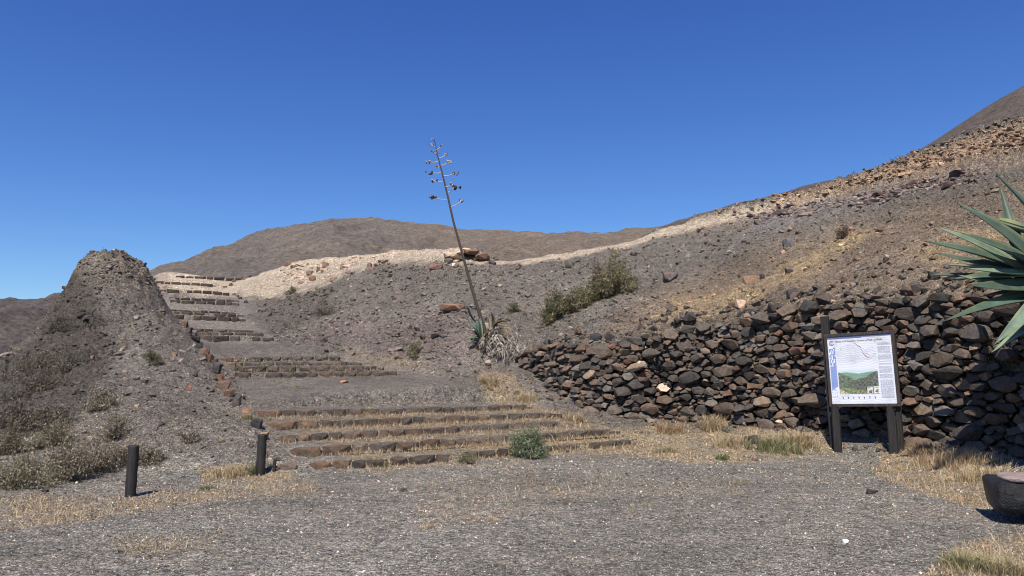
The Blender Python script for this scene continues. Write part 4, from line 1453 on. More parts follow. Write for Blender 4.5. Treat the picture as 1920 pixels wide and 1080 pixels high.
# printed valley photograph
nxp, nzp = 110, 62
gx, gz_ = np.meshgrid(np.linspace(0, 1, nxp), np.linspace(0, 1, nzp))
left = .93 - gx * .75 + fbm(gx * 6, gx * 0 + 1, 4) * .05
right = .25 + gx * .68 + fbm(gx * 5 + 7, gx * 0, 4) * .05
vis = np.zeros(gx.shape + (3,))
skyc = np.array([.55, .68, .72]); far = np.array([.22, .34, .26]); lg = np.array([.15, .185, .135]); rg = np.array([.13, .14, .115])
vis[:] = skyc
mfar = gz_ < .88 + .03 * np.sin(gx * 9)
vis[mfar] = far
tex = (1 + .7 * fbm(gx * 18, gz_ * 12, 4))[..., None]
ml = gz_ < left; vis[ml] = (lg * np.clip(tex, .3, 2.2))[ml]
mr = (gz_ < right) & (gz_ < .92) & ((gx > .5) | (gz_ < right)); mr &= gx > .38
vis[mr] = (rg * np.clip(tex, .3, 2.2))[mr]
fg = gz_ < .28 - gx * .2 + .05 * fbm(gx * 20, gz_ * 5, 3)
vis[fg] = (np.array([.22, .24, .12]) * np.clip(tex, .3, 2.4))[fg]
fg2 = (gz_ < .2 - gx * .7); vis[fg2] = (np.array([.5, .46, .33]) * np.clip(tex, .3, 1.5))[fg2]
Vp = np.stack([fw + (.135 + .615 * gx).ravel() * pw, np.full(gx.size, -.0062), fw + (.145 + .35 * gz_).ravel() * ph], 1)
idx = np.arange(gx.size).reshape(gx.shape)
q4 = np.stack([idx[:-1, :-1].ravel(), idx[:-1, 1:].ravel(), idx[1:, 1:].ravel(), idx[1:, :-1].ravel()], 1)
part('valley_photo', mesh_np('valley_photo', Vp, q4, vis.reshape(-1, 3)), M_PRINT, par=board)
# two small portrait-like insets in black and white, plain tones only
flat('inset_photos', [rect(.57, .147, .655, .245) + [(.75, .74, .68)], rect(.67, .147, .752, .25) + [(.75, .74, .68)],
                      [(.585, .16), (.64, .15), (.65, .20), (.60, .19)] + [(.06, .06, .06)], [(.685, .17), (.735, .155), (.745, .215), (.70, .20)] + [(.08, .08, .08)],
                      rect(.575, .225, .63, .235) + [(.2, .2, .2)], rect(.68, .228, .74, .238) + [(.25, .25, .25)]], -.0085)
# blue side strip with light mottles, ring emblem above it, dark blue top edge
qs = []
nb = 40
for i in range(nb):
    za, zb = .1 + .76 * i / nb, .1 + .76 * (i + 1) / nb
    for j in range(6):
        xa, xb = .018 + .10 * j / 6, .018 + .10 * (j + 1) / 6
        nz = float(fbm(np.array([j * .9 + 3.0]), np.array([i * .35]), 3)[0])
        cl = (.24, .32, .60)
        if i > nb * .58 and nz > .12: cl = (.78, .8, .86)
        if i < nb * .12 + j * .6: cl = (.72, .75, .84) if nz < .1 else (.42, .5, .68)
        if i > nb * .93 and j < 5 - (nb - i): cl = (.78, .8, .86)
        qs.append(rect(xa, za, xb, zb) + [cl])
flat('blue_strip', qs)
flat('top_band', [rect(0, .965, .55, .998) + [(.13, .16, .33)], rect(.55, .975, 1, .998) + [(.16, .19, .36)]])
qs = []
for k in range(26):
    a0, a1 = k / 26 * 5.4 + .6, (k + 1) / 26 * 5.4 + .6
    for (r0, r1) in ((.030, .038), (.012, .017)):
        qs.append([(.068 + r0 * math.cos(a0), .905 + r0 * math.sin(a0)), (.068 + r1 * math.cos(a0), .905 + r1 * math.sin(a0)),
                   (.068 + r1 * math.cos(a1), .905 + r1 * math.sin(a1)), (.068 + r0 * math.cos(a1), .905 + r0 * math.sin(a1)), (.12, .16, .36)])
flat('ring_emblem', qs, -.0075)
# contour map, trails, symbols, columns of small text
qs = []
rr = random.Random(3)
for k in range(9):
    r0 = .08 + k * .03
    for j in range(22):
        a0, a1 = .35 + j * .11, .35 + (j + 1) * .11
        w_ = .0022
        pa = [(.36 + r * 1.0 * math.cos(a), .56 + r * .95 * math.sin(a)) for r, a in ((r0, a0), (r0 + w_, a0), (r0 + w_, a1), (r0, a1))]
        if all(.13 < x < .76 for x, z in pa): qs.append(pa + [(.38, .40, .48)])
for k in range(6):
    for j in range(12):
        x0 = .58 + j * .014; f0 = lambda x: .80 - k * .028 + .02 * math.sin(x * 30 + k)
        qs.append([(x0, f0(x0)), (x0 + .014, f0(x0 + .014)), (x0 + .014, f0(x0 + .014) + .002), (x0, f0(x0) + .002), (.5, .5, .56)])
flat('contour_lines', qs)['kind'] = 'stuff'
tr = [(.42, .90), (.48, .85), (.52, .83), (.53, .79), (.55, .74), (.60, .68), (.64, .66)]
qs = []
for (x0, z_0), (x1, z_1) in zip(tr[:-1], tr[1:]):
    qs.append([(x0, z_0), (x1, z_1), (x1 + .004, z_1 + .004), (x0 + .004, z_0 + .004), (.55, .16, .16)])
for k in range(7):
    x = .17 + k * .083
    qs.append([(x, .105), (x + .02, .085), (x + .024, .09), (x + .004, .11), (.5, .15, .13) if k > 1 else (.1, .1, .1)])
    qs.append([(x + .008, .075), (x + .018, .075), (x + .018, .1), (x + .008, .1), (.12, .12, .12)])
qs.append(rect(.20, .80, .215, .815) + [(.6, .65, .1)])
qs.append(rect(.745, .895, .757, .905) + [(.6, .2, .1)])
flat('trail_and_symbols', qs, -.0075)
qs = []
z_ = .87
while z_ > .08:
    x = .78
    while x < .965:
        w_ = rr.uniform(.012, .04)
        qs.append(rect(x, z_, min(.97, x + w_), z_ + .0045) + [(.42, .44, .52)])
        x += w_ + .006
    z_ -= .0125 if rr.random() > .08 else .03
flat('text_column', qs)['kind'] = 'stuff'


def text(name, s, size, x, z, col=(.03, .03, .035), depth=-.0078, wid=None):
    cu = bpy.data.curves.new(name, 'FONT')
    cu.body = s; cu.size = size
    o = bpy.data.objects.new('tmp', cu); COL.objects.link(o)
    bpy.context.view_layer.update()
    me = bpy.data.meshes.new_from_object(o)
    bpy.data.objects.remove(o)
    n = len(me.vertices)
    co = np.empty(n * 3); me.vertices.foreach_get('co', co); co = co.reshape(-1, 3)
    k = 1.0 if wid is None else wid / co[:, 0].max()
    W = np.stack([fw + x * pw + co[:, 0] * k, np.full(n, depth), fw + z * ph + co[:, 1] * min(1, k * 1.3)], 1)
    me.vertices.foreach_set('co', W.ravel())
    a = me.attributes.new('col', 'FLOAT_COLOR', 'POINT')
    a.data.foreach_set('color', np.tile([*col, 1.0], n).astype(np.float32))
    return part(name, me, M_PRINT, par=board)


text('title_text', 'Fuentes de El Chupadero - Sendero La Muda - La Matilla', .062, .13, .915, wid=.73 * pw)

# legs: two short ones in front, the rear left one stands above the board
k_ = 15.0 / F


def leg(x, y, w, z1, z0_=-.3, taper=True, lx=0):
    bm = bmesh.new()
    prof = [(-w / 2, z0_), (w / 2, z0_), (w / 2, z1 - .22 if taper else z1), (0.1 * w if taper else w / 2, z1), (-w / 2, z1)]
    dpt = .09
    f = [bm.verts.new((px_ + lx * (pz - z0_), -dpt / 2, pz)) for px_, pz in prof]
    b_ = [bm.verts.new((px_ + lx * (pz - z0_), dpt / 2, pz)) for px_, pz in prof]
    bm.faces.new(f); bm.faces.new(b_[::-1])
    for i in range(len(prof)):
        j = (i + 1) % len(prof)
        bm.faces.new((f[j], f[i], b_[i], b_[j]))
    bmesh.ops.recalc_face_normals(bm, faces=bm.faces)
    bmesh.ops.bevel(bm, geom=bm.edges[:], offset=.005, segments=1, affect='EDGES')
    me = bpy.data.meshes.new('leg'); bm.to_mesh(me); bm.free()
    o = part('leg', me, M_POST, (x, y, 0))
    return o


leg(.15, -.07, .135, bz + .06, lx=-.02)
leg(Wd - .14, -.07, .145, bz + .06, lx=-.02)
lp = leg(.045, .09, .15, 2.62, taper=False, lx=-.035); lp['label'] = 'tall rear post standing above the board'
leg(Wd - .05, .09, .09, bz + Hh * .97, taper=False, lx=-.02)

# ------------------------------------------------------------------ bench at the right edge
p0 = np.array(unp(1868, 905, 7.95))
be = empty('stone_bench', (float(p0[0]), float(p0[1]), 0), math.radians(-22))
tag(be, 'low seat of black lava rock with a flat pinkish stone top at the right edge', 'bench')


def lump(name, pts, colr, par, mat, loc=(0, 0, 0), sub=2, seed=0, amp=.04):
    V, Fc = hull(pts)
    bm = bmesh.new()
    vv = [bm.verts.new(v) for v in V]
    for f in Fc: bm.faces.new([vv[i] for i in f])
    bmesh.ops.subdivide_edges(bm, edges=bm.edges[:], cuts=4, use_grid_fill=True)
    for _ in range(2): bmesh.ops.smooth_vert(bm, verts=bm.verts[:], factor=.5, use_axis_x=True, use_axis_y=True, use_axis_z=True)
    co = np.array([v.co[:] for v in bm.verts])
    nn = fbm(co[:, 0] * 7 + seed, co[:, 1] * 7 + co[:, 2] * 5, 4) * amp
    for v, q in zip(bm.verts, nn): v.co += v.co.normalized() * q
    for f in bm.faces: f.smooth = True
    me = bpy.data.meshes.new(name); bm.to_mesh(me); bm.free()
    a = me.attributes.new('col', 'FLOAT_COLOR', 'POINT')
    a.data.foreach_set('color', np.tile([*colr, 1.0], len(me.vertices)).astype(np.float32))
    return link(name, me, mat, par, loc)


M_LAVA = mat_rock('black lava', scale=16)
M_LAVA.node_tree.nodes['Principled BSDF'].inputs['Roughness'].default_value = .42


def bx(x0, x1, y0, y1, z0_, z1, n=0):
    j = lambda: R.uniform(-.05, .05) if z1 - z0_ > .1 else 0
    return [(x + j(), y + j(), z + j() * .6) for x in (x0, x1) for y in (y0, y1) for z in (z0_, z1)] + [((x0 + x1) / 2, y0 - .05, (z0_ + z1) / 2), (x0 - .04, (y0 + y1) / 2, (z0_ + z1) / 2)]


lump('stone', bx(0, .42, -.08, .62, .12, .43), (.016, .017, .019), be, M_LAVA, seed=1)
lump('stone', bx(.34, .80, -.16, .5, .10, .42), (.02, .021, .024), be, M_LAVA, seed=2)
lump('stone', bx(.74, 1.3, -.2, .5, .08, .42), (.018, .019, .021), be, M_LAVA, seed=4)
lump('top_slab', bx(.10, 1.5, .02, .62, .41, .465), (.24, .20, .19), be, M_ROCK, seed=3, amp=.005)
lump('base_stone', bx(.3, 1.2, .1, .5, -.1, .2), (.04, .04, .042), be, M_LAVA, seed=5)


# ------------------------------------------------------------------ agaves
def agave_leaf(base, tip, width, sag=.0, thick=.03, upv=(0, 0, 1), dead=False, colr=(.10, .17, .12), twist=0.0, cup=.22, blunt=False, nseg=18, nw=7):
    base, tip = Vector(base), Vector(tip)
    d = tip - base; L = d.length
    up = Vector(upv); side = d.cross(up)
    if side.length < 1e-3: side = d.cross(Vector((0, 1, 0)))
    side.normalize()
    nrm = side.cross(d).normalized()
    V, C = [], []
    for i in range(nseg + 1):
        t = i / nseg
        c_ = base + d * t + nrm * (math.sin(math.pi * t) * sag * L)
        w = width * (.62 + .38 * math.sin(min(1, t / .45) * math.pi / 2)) if t < .45 else width * (1 - ((t - .45) / .55) ** 1.55)
        if blunt and t > .5: w = width * math.sqrt(max(.02, 1 - ((t - .5) / .5) ** 3))
        w = max(w, .004)
        tw = twist * t
        sv = side * math.cos(tw) + nrm * math.sin(tw); nv = nrm * math.cos(tw) - side * math.sin(tw)
        th = thick * (1 - t * .85) + .002
        for s_ in (0, 1):
            for j in range(nw):
                x = -1 + 2 * j / (nw - 1)
                if s_: x = -x
                y = cup * w * (x * x) - (th * (1 - x * x) if s_ else 0)
                V.append(tuple(c_ + sv * (x * w / 2) + nv * y))
                e = abs(x) > .9
                cc = np.array(colr) * (1.12 if s_ else 1.0) * (1 + .22 * math.sin(t * 9 + L * 7) * math.sin(t * 4 + 1))
                if e: cc = cc * .85 + np.array((.05, .035, .0))
                if t > .965 and not blunt: cc = np.array((.05, .03, .02))
                if blunt and t > .7: cc = np.array((.22, .24, .10))
                C.append(cc)
    m = 2 * nw
    Fq = []
    for i in range(nseg):
        for j in range(m):
            Fq.append((i * m + j, i * m + (j + 1) % m, (i + 1) * m + (j + 1) % m, (i + 1) * m + j))
    return V, np.array(Fq), np.array(C)


AG = np.array(upz(1992, 2.72, 12.3))
AG[2] = float(H(np.array([AG[0]]), np.array([AG[1]]))[0])
ag = empty('agave', tuple(AG)); tag(ag, 'large blue-green agave with broad spiny leaves reaching in over the wall at right', 'agave')
CEN = np.array(upz(1992, AG[2] + .35, 12.1))
LV = [  # tip px, py, depth, width, sag, base px, py, darkness
    (1868, 327, 11.6, .17, .02, 1990, 470, 0), (1874, 345, 12.3, .13, .0, 1925, 540, 0), (1815, 384, 12.0, .17, -.10, 1985, 440, 0),
    (1790, 378, 11.9, .20, .07, 1985, 545, 0), (1752, 424, 11.4, .15, .05, 1960, 545, 1), (1733, 452, 11.6, .19, .04, 1985, 540, 0),
    (1752, 474, 11.9, .13, .05, 1970, 545, 0), (1741, 514, 12.0, .15, .03, 1985, 550, 0), (1785, 523, 11.2, .18, .0, 1990, 510, 0),
    (1812, 503, 11.0, .13, -.02, 1995, 512, 1), (1795, 515, 11.1, .17, -.04, 1995, 545, 1), (1815, 534, 10.9, .20, -.03, 2000, 530, 0),
    (1768, 603, 10.8, .175, .06, 2010, 565, 0), (1862, 648, 10.5, .17, .07, 2010, 530, 1), (1858, 662, 10.7, .13, .04, 2005, 590, 1),
    (1840, 575, 11.3, .13, .07, 2000, 540, 0), (1960, 300, 11.8, .22, .0, 2000, 520, 0), (2040, 290, 11.8, .22, 0, 2005, 520, 0), (2100, 360, 11.5, .22, .05, 2010, 520, 0),
    (2170, 440, 11.4, .22, .07, 2010, 540, 0), (2180, 560, 11.6, .22, .07, 2010, 550, 0), (2120, 640, 10.8, .22, .07, 2010, 550, 0), (1990, 700, 10.5, .22, .08, 2005, 560, 0),
    (1800, 436, 11.2, .16, .04, 1980, 530, 0), (1772, 496, 11.5, .15, .03, 1985, 535, 1), (1838, 556, 11.4, .16, .05, 1995, 560, 0), (1835, 470, 12.4, .18, .04, 1990, 540, 0),
    (1985, 380, 10.9, .22, .04, 2000, 540, 0), (1950, 640, 10.6, .2, .06, 2000, 550, 0), (2060, 420, 12.9, .22, .04, 2000, 540, 0), (1930, 420, 12.8, .2, .04, 2000, 540, 0),
]
for (tx, ty, td_, w_, sg, bx_, by_, dk) in LV:
    b0 = np.array(unp(bx_, by_, 11.9)) * .35 + CEN * .65
    b0 = np.array(unp(min(bx_, 2000), by_, 11.8))
    V, Fq, C_ = agave_leaf(b0 - AG, np.array(unp(tx, ty, td_)) - AG, w_ * 1.6, sg, .035, colr=(.16, .21, .145) if dk else tuple(np.array((.07, .105, .072)) * R.uniform(.8, 1.25)), twist=R.uniform(-.3, .3), cup=.2, upv=(R.uniform(-.2, .2), -R.uniform(.25, .95), R.uniform(.4, .9)))
    link('leaf', mesh_np('leaf', V, Fq, C_, smooth=True), M_AGAVE, ag)
V, Fq, C_ = agave_leaf(np.array(unp(2010, 470, 11.6)) - AG, np.array(unp(1874, 412, 10.9)) - AG, .30, .03, .05, colr=(.12, .17, .11), blunt=True, cup=.1, upv=(0, -.6, .8))
o = link('leaf', mesh_np('leaf', V, Fq, C_, smooth=True), M_AGAVE, ag); o['label'] = 'blunt cut-off leaf with a yellowish end'
link('rosette_core', tube_mesh('rosette_core', [tuple(np.array(p_) - AG) for p_ in ((AG[0], AG[1], AG[2] - .3), (AG[0] + .05, AG[1] - .1, AG[2] + .3), (AG[0] + .1, AG[1] - .2, AG[2] + .9))], [.25, .25, .08], 12, colr=(.12, .14, .09)), M_AGAVE, ag)

# flowering agave, dead, with its long stalk
pb = ray(925, 655)
DA = np.array([pb[0], pb[1], pb[2]])
da = empty('dead_agave', tuple(DA)); tag(da, 'withered agave on the slope with a tall leaning dry flower stalk', 'agave')
dS = DA[1] + .1
stalk = [(912, 640), (908, 615), (899, 588), (886, 545), (873, 498), (862, 458), (850, 415), (840, 370), (830, 328), (820, 290), (815, 264)]
sp = [np.array(unp(x, y, dS)) - DA for x, y in stalk]
rads = [.07, .062, .054, .048, .042, .037, .034, .03, .025, .018, .012]
link('stalk', tube_mesh('stalk', [tuple(q) for q in sp], rads, 10, colr=(.065, .05, .04)), M_TWIG, da)
BRN = [(844, 388, 866, 377, 1.0), (838, 374, 812, 370, 1.6), (838, 362, 853, 350, 1.6), (834, 350, 846, 346, .9), (831, 340, 813, 339, 1.0), (832, 330, 854, 324, 1.1), (828, 323, 808, 324, 1.2),
       (826, 310, 842, 304, 1.0), (825, 313, 822, 312, .8), (823, 302, 803, 304, 1.0), (823, 296, 836, 290, .9), (820, 287, 809, 284, .8), (821, 289, 819, 288, .8), (818, 281, 828, 273, .7), (817, 275, 809, 271, .7), (815, 266, 812, 261, .8)]
for i, (x0, y0, x1, y1, sz) in enumerate(BRN):
    dz = ((-1) ** i) * .12 * R.uniform(.2, 1)
    a = np.array(unp(x0, y0, dS)) - DA; b_ = np.array(unp(x1, y1, dS + dz)) - DA
    m1 = a * .6 + b_ * .4 - np.array([0, 0, .03])
    br = link('branch', tube_mesh('branch', [tuple(a), tuple(m1), tuple(b_)], [.016, .013, .011], 6, colr=(.42, .36, .30)), M_TWIG, da)
    npod = 6
    P_ = b_ + NR.normal(size=(npod, 3)) * np.array([.045, .03, .02]) * sz
    V, Fc, Cc = scatter(ROCKS, P_, np.full(npod, .085) * sz * NR.uniform(.7, 1.2, npod), np.array([(.10, .07, .05) if NR.uniform() < .6 else (.38, .32, .27) for _ in range(npod)]), 2)
    link('seed_pods', mesh_np('seed_pods', V, Fc, Cc), M_TWIG, br)['kind'] = 'stuff'
gl = [(877, 603, .09), (884, 598, .09), (890, 601, .085), (896, 592, .1), (901, 594, .09), (873, 634, .09), (880, 618, .1), (875, 642, .08), (888, 612, .1), (893, 650, .08)]
for (x, y, w_) in gl:
    b0 = np.array(unp(902, 634, dS - .1)) - DA
    V, Fq, C_ = agave_leaf(b0, np.array(unp(x, y, dS - .25 + R.uniform(-.15, .1))) - DA, w_ * 1.25, .06, .02, colr=(.10, .145, .11), cup=.2, upv=(0, -.7, .7), nseg=10, nw=5)
    link('leaf', mesh_np('leaf', V, Fq, C_, smooth=True), M_AGAVE, da)
libm = []
for k in range(7):
    L_ = R.uniform(.32, .6)
    pts = []
    cur = R.uniform(.4, 1.1)
    for i in range(9):
        t = i / 8
        pts.append(Vector((math.sin(t * 3 + k) * .05 * t, -L_ * math.sin(t * 1.3) * .35, -L_ * t + .12 * math.sin(t * 3.1 * cur))))
    V, Fq = [], []
    for i, q in enumerate(pts):
        t = i / 8; w_ = .036 * (1 - t * .8)
        an = t * 2.0 * R.uniform(-1, 1)
        V += [tuple(q + Vector((w_ * math.cos(an), w_ * math.sin(an), 0))), tuple(q + Vector((0, .012, 0))), tuple(q - Vector((w_ * math.cos(an), w_ * math.sin(an), 0))), tuple(q - Vector((0, .012, 0)))]
    for i in range(8):
        for j in range(4): Fq.append((i * 4 + j, i * 4 + (j + 1) % 4, i * 4 + 4 + (j + 1) % 4, i * 4 + 4 + j))
    c0 = [(.25, .22, .18), (.36, .32, .27), (.16, .12, .09), (.06, .048, .036), (.2, .17, .135), (.07, .055, .042), (.28, .25, .21)][k]
    me = mesh_np('dried_leaf', V, np.array(Fq), np.array(c0)[None]); me.materials.append(M_TWIG)
    libm.append(me)
for k in range(290):
    tq = R.random() ** .75
    x = 918 + 34 * tq + R.gauss(0, 7 + 14 * tq); y = 612 + 62 * tq + R.gauss(0, 5)
    if k % 9 == 0: x, y = R.uniform(888, 910), R.uniform(632, 655)
    q = ray(x, y, 15, 26)
    o = link('dried_leaf', R.choice(libm), None, da)
    o.location = tuple(q - DA + np.array([0, -.12 - R.random() * .3, .12 + R.random() * .12]))
    o.rotation_euler = (R.gauss(0, .35), R.gauss(.15, .45), R.uniform(-1.2, 1.2))
    s_ = R.uniform(.5, .95); o.scale = (s_, s_, s_)
for (x0, y0, x1, y1, w_) in [(925, 618, 921, 585, .09), (925, 612, 952, 603, .09), (915, 620, 900, 668, .08), (930, 610, 960, 622, .05), (918, 615, 911, 590, .06), (905, 640, 885, 668, .07), (930, 612, 945, 596, .09)]:
    V, Fq, C_ = agave_leaf(np.array(unp(x0, y0, dS)) - DA, np.array(unp(x1, y1, dS - .2)) - DA, w_ * 1.3, .12, .012, colr=(.28, .19, .12) if w_ < .085 else (.06, .05, .045), cup=.5, nseg=10, nw=5)
    link('withered_leaf', mesh_np('withered_leaf', V, Fq, C_ * .9, smooth=True), M_TWIG, da)


# ------------------------------------------------------------------ shrubs
def tubes(paths, rad, seg=3):
    Vs, Fs = [], []
    for P, r0 in paths:
        P = np.array(P); n = len(P); b0 = len(Vs)
        for i in range(n):
            d = P[min(i + 1, n - 1)] - P[max(i - 1, 0)]
            a = np.cross(d, (.3, .9, .1)); a /= np.linalg.norm(a) + 1e-9; b_ = np.cross(d, a); b_ /= np.linalg.norm(b_) + 1e-9
            r = r0 * (1 - .7 * i / (n - 1))
            for k in range(seg):
                an = 2 * math.pi * k / seg
                Vs.append(P[i] + (a * math.cos(an) + b_ * math.sin(an)) * r)
        for i in range(n - 1):
            for k in range(seg):
                Fs.append((b0 + i * seg + k, b0 + i * seg + (k + 1) % seg, b0 + (i + 1) * seg + (k + 1) % seg, b0 + (i + 1) * seg + k))
    return np.array(Vs), np.array(Fs)


def shrub(px, py, wpx, hpx, n, leaf, cols, label, group=None, tw=60, cat='shrub', twc=(.13, .10, .075), spread=.115, deep=.8, clumps=38, name='shrub', elong=2.6, flat_top=1.0):
    """px, py: middle of the foot of the bush"""
    p = ray(px, py)
    k = p[1] / F
    rx, hz = wpx * k / 2, hpx * k
    root = empty(name, tuple(p)); tag(root, label, cat, group)
    cs = []
    for i in range(clumps):
        a = R.uniform(0, 6.283); e = math.acos(R.uniform(.02, 1)); rr_ = R.uniform(.5, 1.08)
        x = math.sin(e) * math.cos(a) * rx * rr_; y = math.sin(e) * math.sin(a) * rx * deep * rr_; z = math.cos(e) ** flat_top * hz * rr_ * R.uniform(.8, 1.0) + hz * .06
        cs.append((x, y, z))
    cs = np.array(cs)
    gz0 = H(p[0] + cs[:, 0], p[1] + cs[:, 1]) - p[2]
    cs[:, 2] += np.clip(gz0, -.5, .8)
    kk = NR.integers(0, len(cs), n)
    tpos = NR.uniform(.25, 1.05, (n, 1)) ** .6
    P = cs[kk] * tpos + NR.normal(size=(n, 3)) * spread * rx * np.array([1, 1, .8])
    g1 = H(p[0] + P[:, 0], p[1] + P[:, 1], False) - p[2]
    P[:, 2] = np.maximum(P[:, 2], g1 + .02)
    d = NR.normal(size=(n, 3)); d[:, 2] = np.abs(d[:, 2]) + .4; d /= np.linalg.norm(d, axis=1)[:, None]
    e = np.cross(d, NR.normal(size=(n, 3))); e /= np.linalg.norm(e, axis=1)[:, None]
    L_ = leaf * NR.uniform(.6, 1.4, (n, 1)); W_ = L_ / elong
    V = np.stack([P - e * W_ / 2, P + d * L_ * .5 - e * W_ * .2 + e * W_ * .7, P + d * L_, P + d * L_ * .5 - e * W_ * .6], 1).reshape(-1, 3)
    Fq = np.arange(n * 4).reshape(-1, 4)
    cidx = NR.integers(0, len(cols), len(cs))
    Cc = np.array(cols)[np.where(NR.uniform(size=n) < .7, cidx[kk], NR.integers(0, len(cols), n))]
    Cc = np.repeat(Cc, 4, 0)
    f = link('foliage', mesh_np('foliage', V, Fq, Cc), M_LEAF, root); f['kind'] = 'stuff'
    paths = []
    for i in range(tw):
        t_ = cs[R.randrange(len(cs))] * R.uniform(.8, 1.15) + NR.normal(size=3) * .05 * rx
        b0 = np.array([R.gauss(0, .12) * rx, R.gauss(0, .1) * rx, -.03])
        m1 = b0 * .5 + t_ * .5 + NR.normal(size=3) * .07 * rx; m1[2] -= .03 * hz
        paths.append(([b0, m1, t_], max(.004, .012 * rx)))
    V, Fq = tubes(paths, .01)
    t_o = link('twigs', mesh_np('twigs', V, Fq, np.array(twc)[None]), M_TWIG, root); t_o['kind'] = 'stuff'
    return root


OL = [(.13, .125, .06), (.17, .155, .08), (.10, .095, .05), (.21, .17, .10)]
OLD = [(.12, .105, .055), (.15, .125, .075), (.19, .145, .10), (.09, .085, .045)]
DRY = [(.23, .185, .135), (.18, .15, .10), (.27, .22, .16), (.14, .12, .085)]
DRG = [(.17, .155, .085), (.20, .18, .11), (.23, .19, .135), (.13, .125, .07)]
SAGE = [(.13, .15, .085), (.17, .19, .11), (.10, .12, .065), (.22, .23, .15)]
gsh = 'green shrubs on the slope above the wall'
shrub(1150, 552, 88, 74, 9000, .065, OL, 'largest and highest of the olive-green shrubs on the slope', gsh, tw=90)
shrub(1120, 556, 60, 50, 4500, .06, OLD, 'dull brownish-green shrub between the largest shrub and its lower neighbours', gsh, tw=70)
shrub(1095, 572, 56, 44, 5000, .06, OL, 'middle olive shrub in the diagonal group of green shrubs', gsh)
shrub(1071, 588, 46, 40, 3600, .06, OLD, 'small bushy shrub between the middle and lowest of the slope shrubs', gsh)
shrub(1040, 600, 54, 58, 5500, .06, OL, 'lowest and leftmost of the diagonal group of green shrubs above the wall', gsh)
shrub(1125, 512, 50, 30, 900, .05, DRY, 'bare grey twiggy shrub at the top left of the green shrubs', gsh, tw=140)
shrub(992, 858, 84, 56, 9000, .035, SAGE, 'round grey-green bush growing out of the lowest steps', None, tw=110, clumps=60, twc=(.12, .14, .08))
shrub(873, 869, 44, 22, 1500, .03, DRG, 'small low bush at the lowest step left of the round bush', None, tw=40)
shrub(964, 585, 28, 20, 1400, .05, [(.17, .17, .10), (.2, .19, .12), (.12, .12, .07)], 'small pale round bush on the slope right of the stalk', None, tw=40)
shrub(776, 672, 34, 36, 1600, .05, DRG, 'dull bush at the foot of the slope between steps and dead agave', None, tw=60)
shrub(287, 678, 40, 24, 2600, .035, [(.12, .12, .065), (.16, .15, .09), (.09, .09, .05)], 'small round olive bush alone on the mound face', None, tw=60)
shrub(188, 765, 70, 34, 2600, .04, DRY, 'sprawling dry brown bush low on the mound face', None, tw=160)
shrub(545, 552, 30, 14, 900, .06, OLD, 'low olive bush at the edge of the pale earth bank', None, tw=30)
shrub(1583, 446, 34, 30, 1100, .05, [(.14, .09, .06), (.17, .11, .08), (.1, .07, .05)], 'reddish-brown dry bush alone high on the right slope', None, tw=90)
shrub(610, 590, 50, 30, 900, .05, [(.075, .07, .045), (.1, .09, .06)], 'dark scrubby bush on the dark hillock right of the upper steps', None, tw=70)
shrub(1410, 320 + 78, 12, 6, 200, .05, OLD, 'tiny tuft on the crest line', None, tw=8)
shrub(1680, 318, 30, 9, 500, .06, OLD, 'low dark bush on the skyline where the orange crest steepens', None, tw=12)
gl_ = 'dry shrubs at the mound foot'
for (x, y, w_, h_, n_, cl, lab) in [
        (40, 912, 130, 66, 6500, DRG, 'wide olive-grey dry shrub at the left edge of the frame, foot of the mound'),
        (120, 900, 120, 78, 6500, DRY, 'brownish twiggy shrub in the middle of the mound foot thicket'),
        (180, 885, 100, 72, 5500, DRY, 'grey-brown shrub just left of the left bollard'),
        (232, 872, 80, 52, 3000, DRY, 'grey twiggy shrub directly behind the left bollard'),
        (282, 868, 60, 34, 1800, DRY, 'small brown shrub right of the left bollard'),
        (215, 822, 70, 60, 2600, DRY, 'sparse leaning shrub higher up behind the left bollard'),
        (100, 838, 90, 50, 3600, DRG, 'greenish shrub behind the thicket at the mound foot'),
        (20, 850, 60, 52, 2600, OLD, 'dark brown shrub at the left edge above the wide shrub'),
        (357, 828, 44, 24, 1000, DRY, 'low reddish-brown twiggy shrub between the two bollards')]:
    shrub(x, y, w_, h_, n_, .03, cl, lab, gl_, tw=170, spread=.16)
shrub(60, 840, 44, 26, 1500, .05, [(.5, .46, .36), (.42, .38, .28)], 'pale straw-coloured flowering tuft in the shrub thicket', None, tw=40, elong=5)
for i, (x, y, w_, h_) in enumerate([(60, 740, 110, 60), (30, 795, 90, 60), (90, 800, 80, 50), (110, 620, 50, 40), (60, 690, 80, 40), (130, 690, 60, 40)]):
    shrub(x, y, w_ * 1.25, h_ * .8, 3800, .04, [(.10, .085, .06), (.13, .11, .08), (.16, .13, .10), (.075, .07, .045)],
          ['dark scrub on the upper left flank of the mound', 'dark scrub low on the left flank at the frame edge', 'dark scrub above the mound foot thicket',
           'small dark scrub near the shoulder of the mound', 'dark scrub below the shoulder on the left flank', 'dark scrub right of the flank scrub, mid mound'][i], 'dark scrub on the mound flank', tw=150, flat_top=1.6)


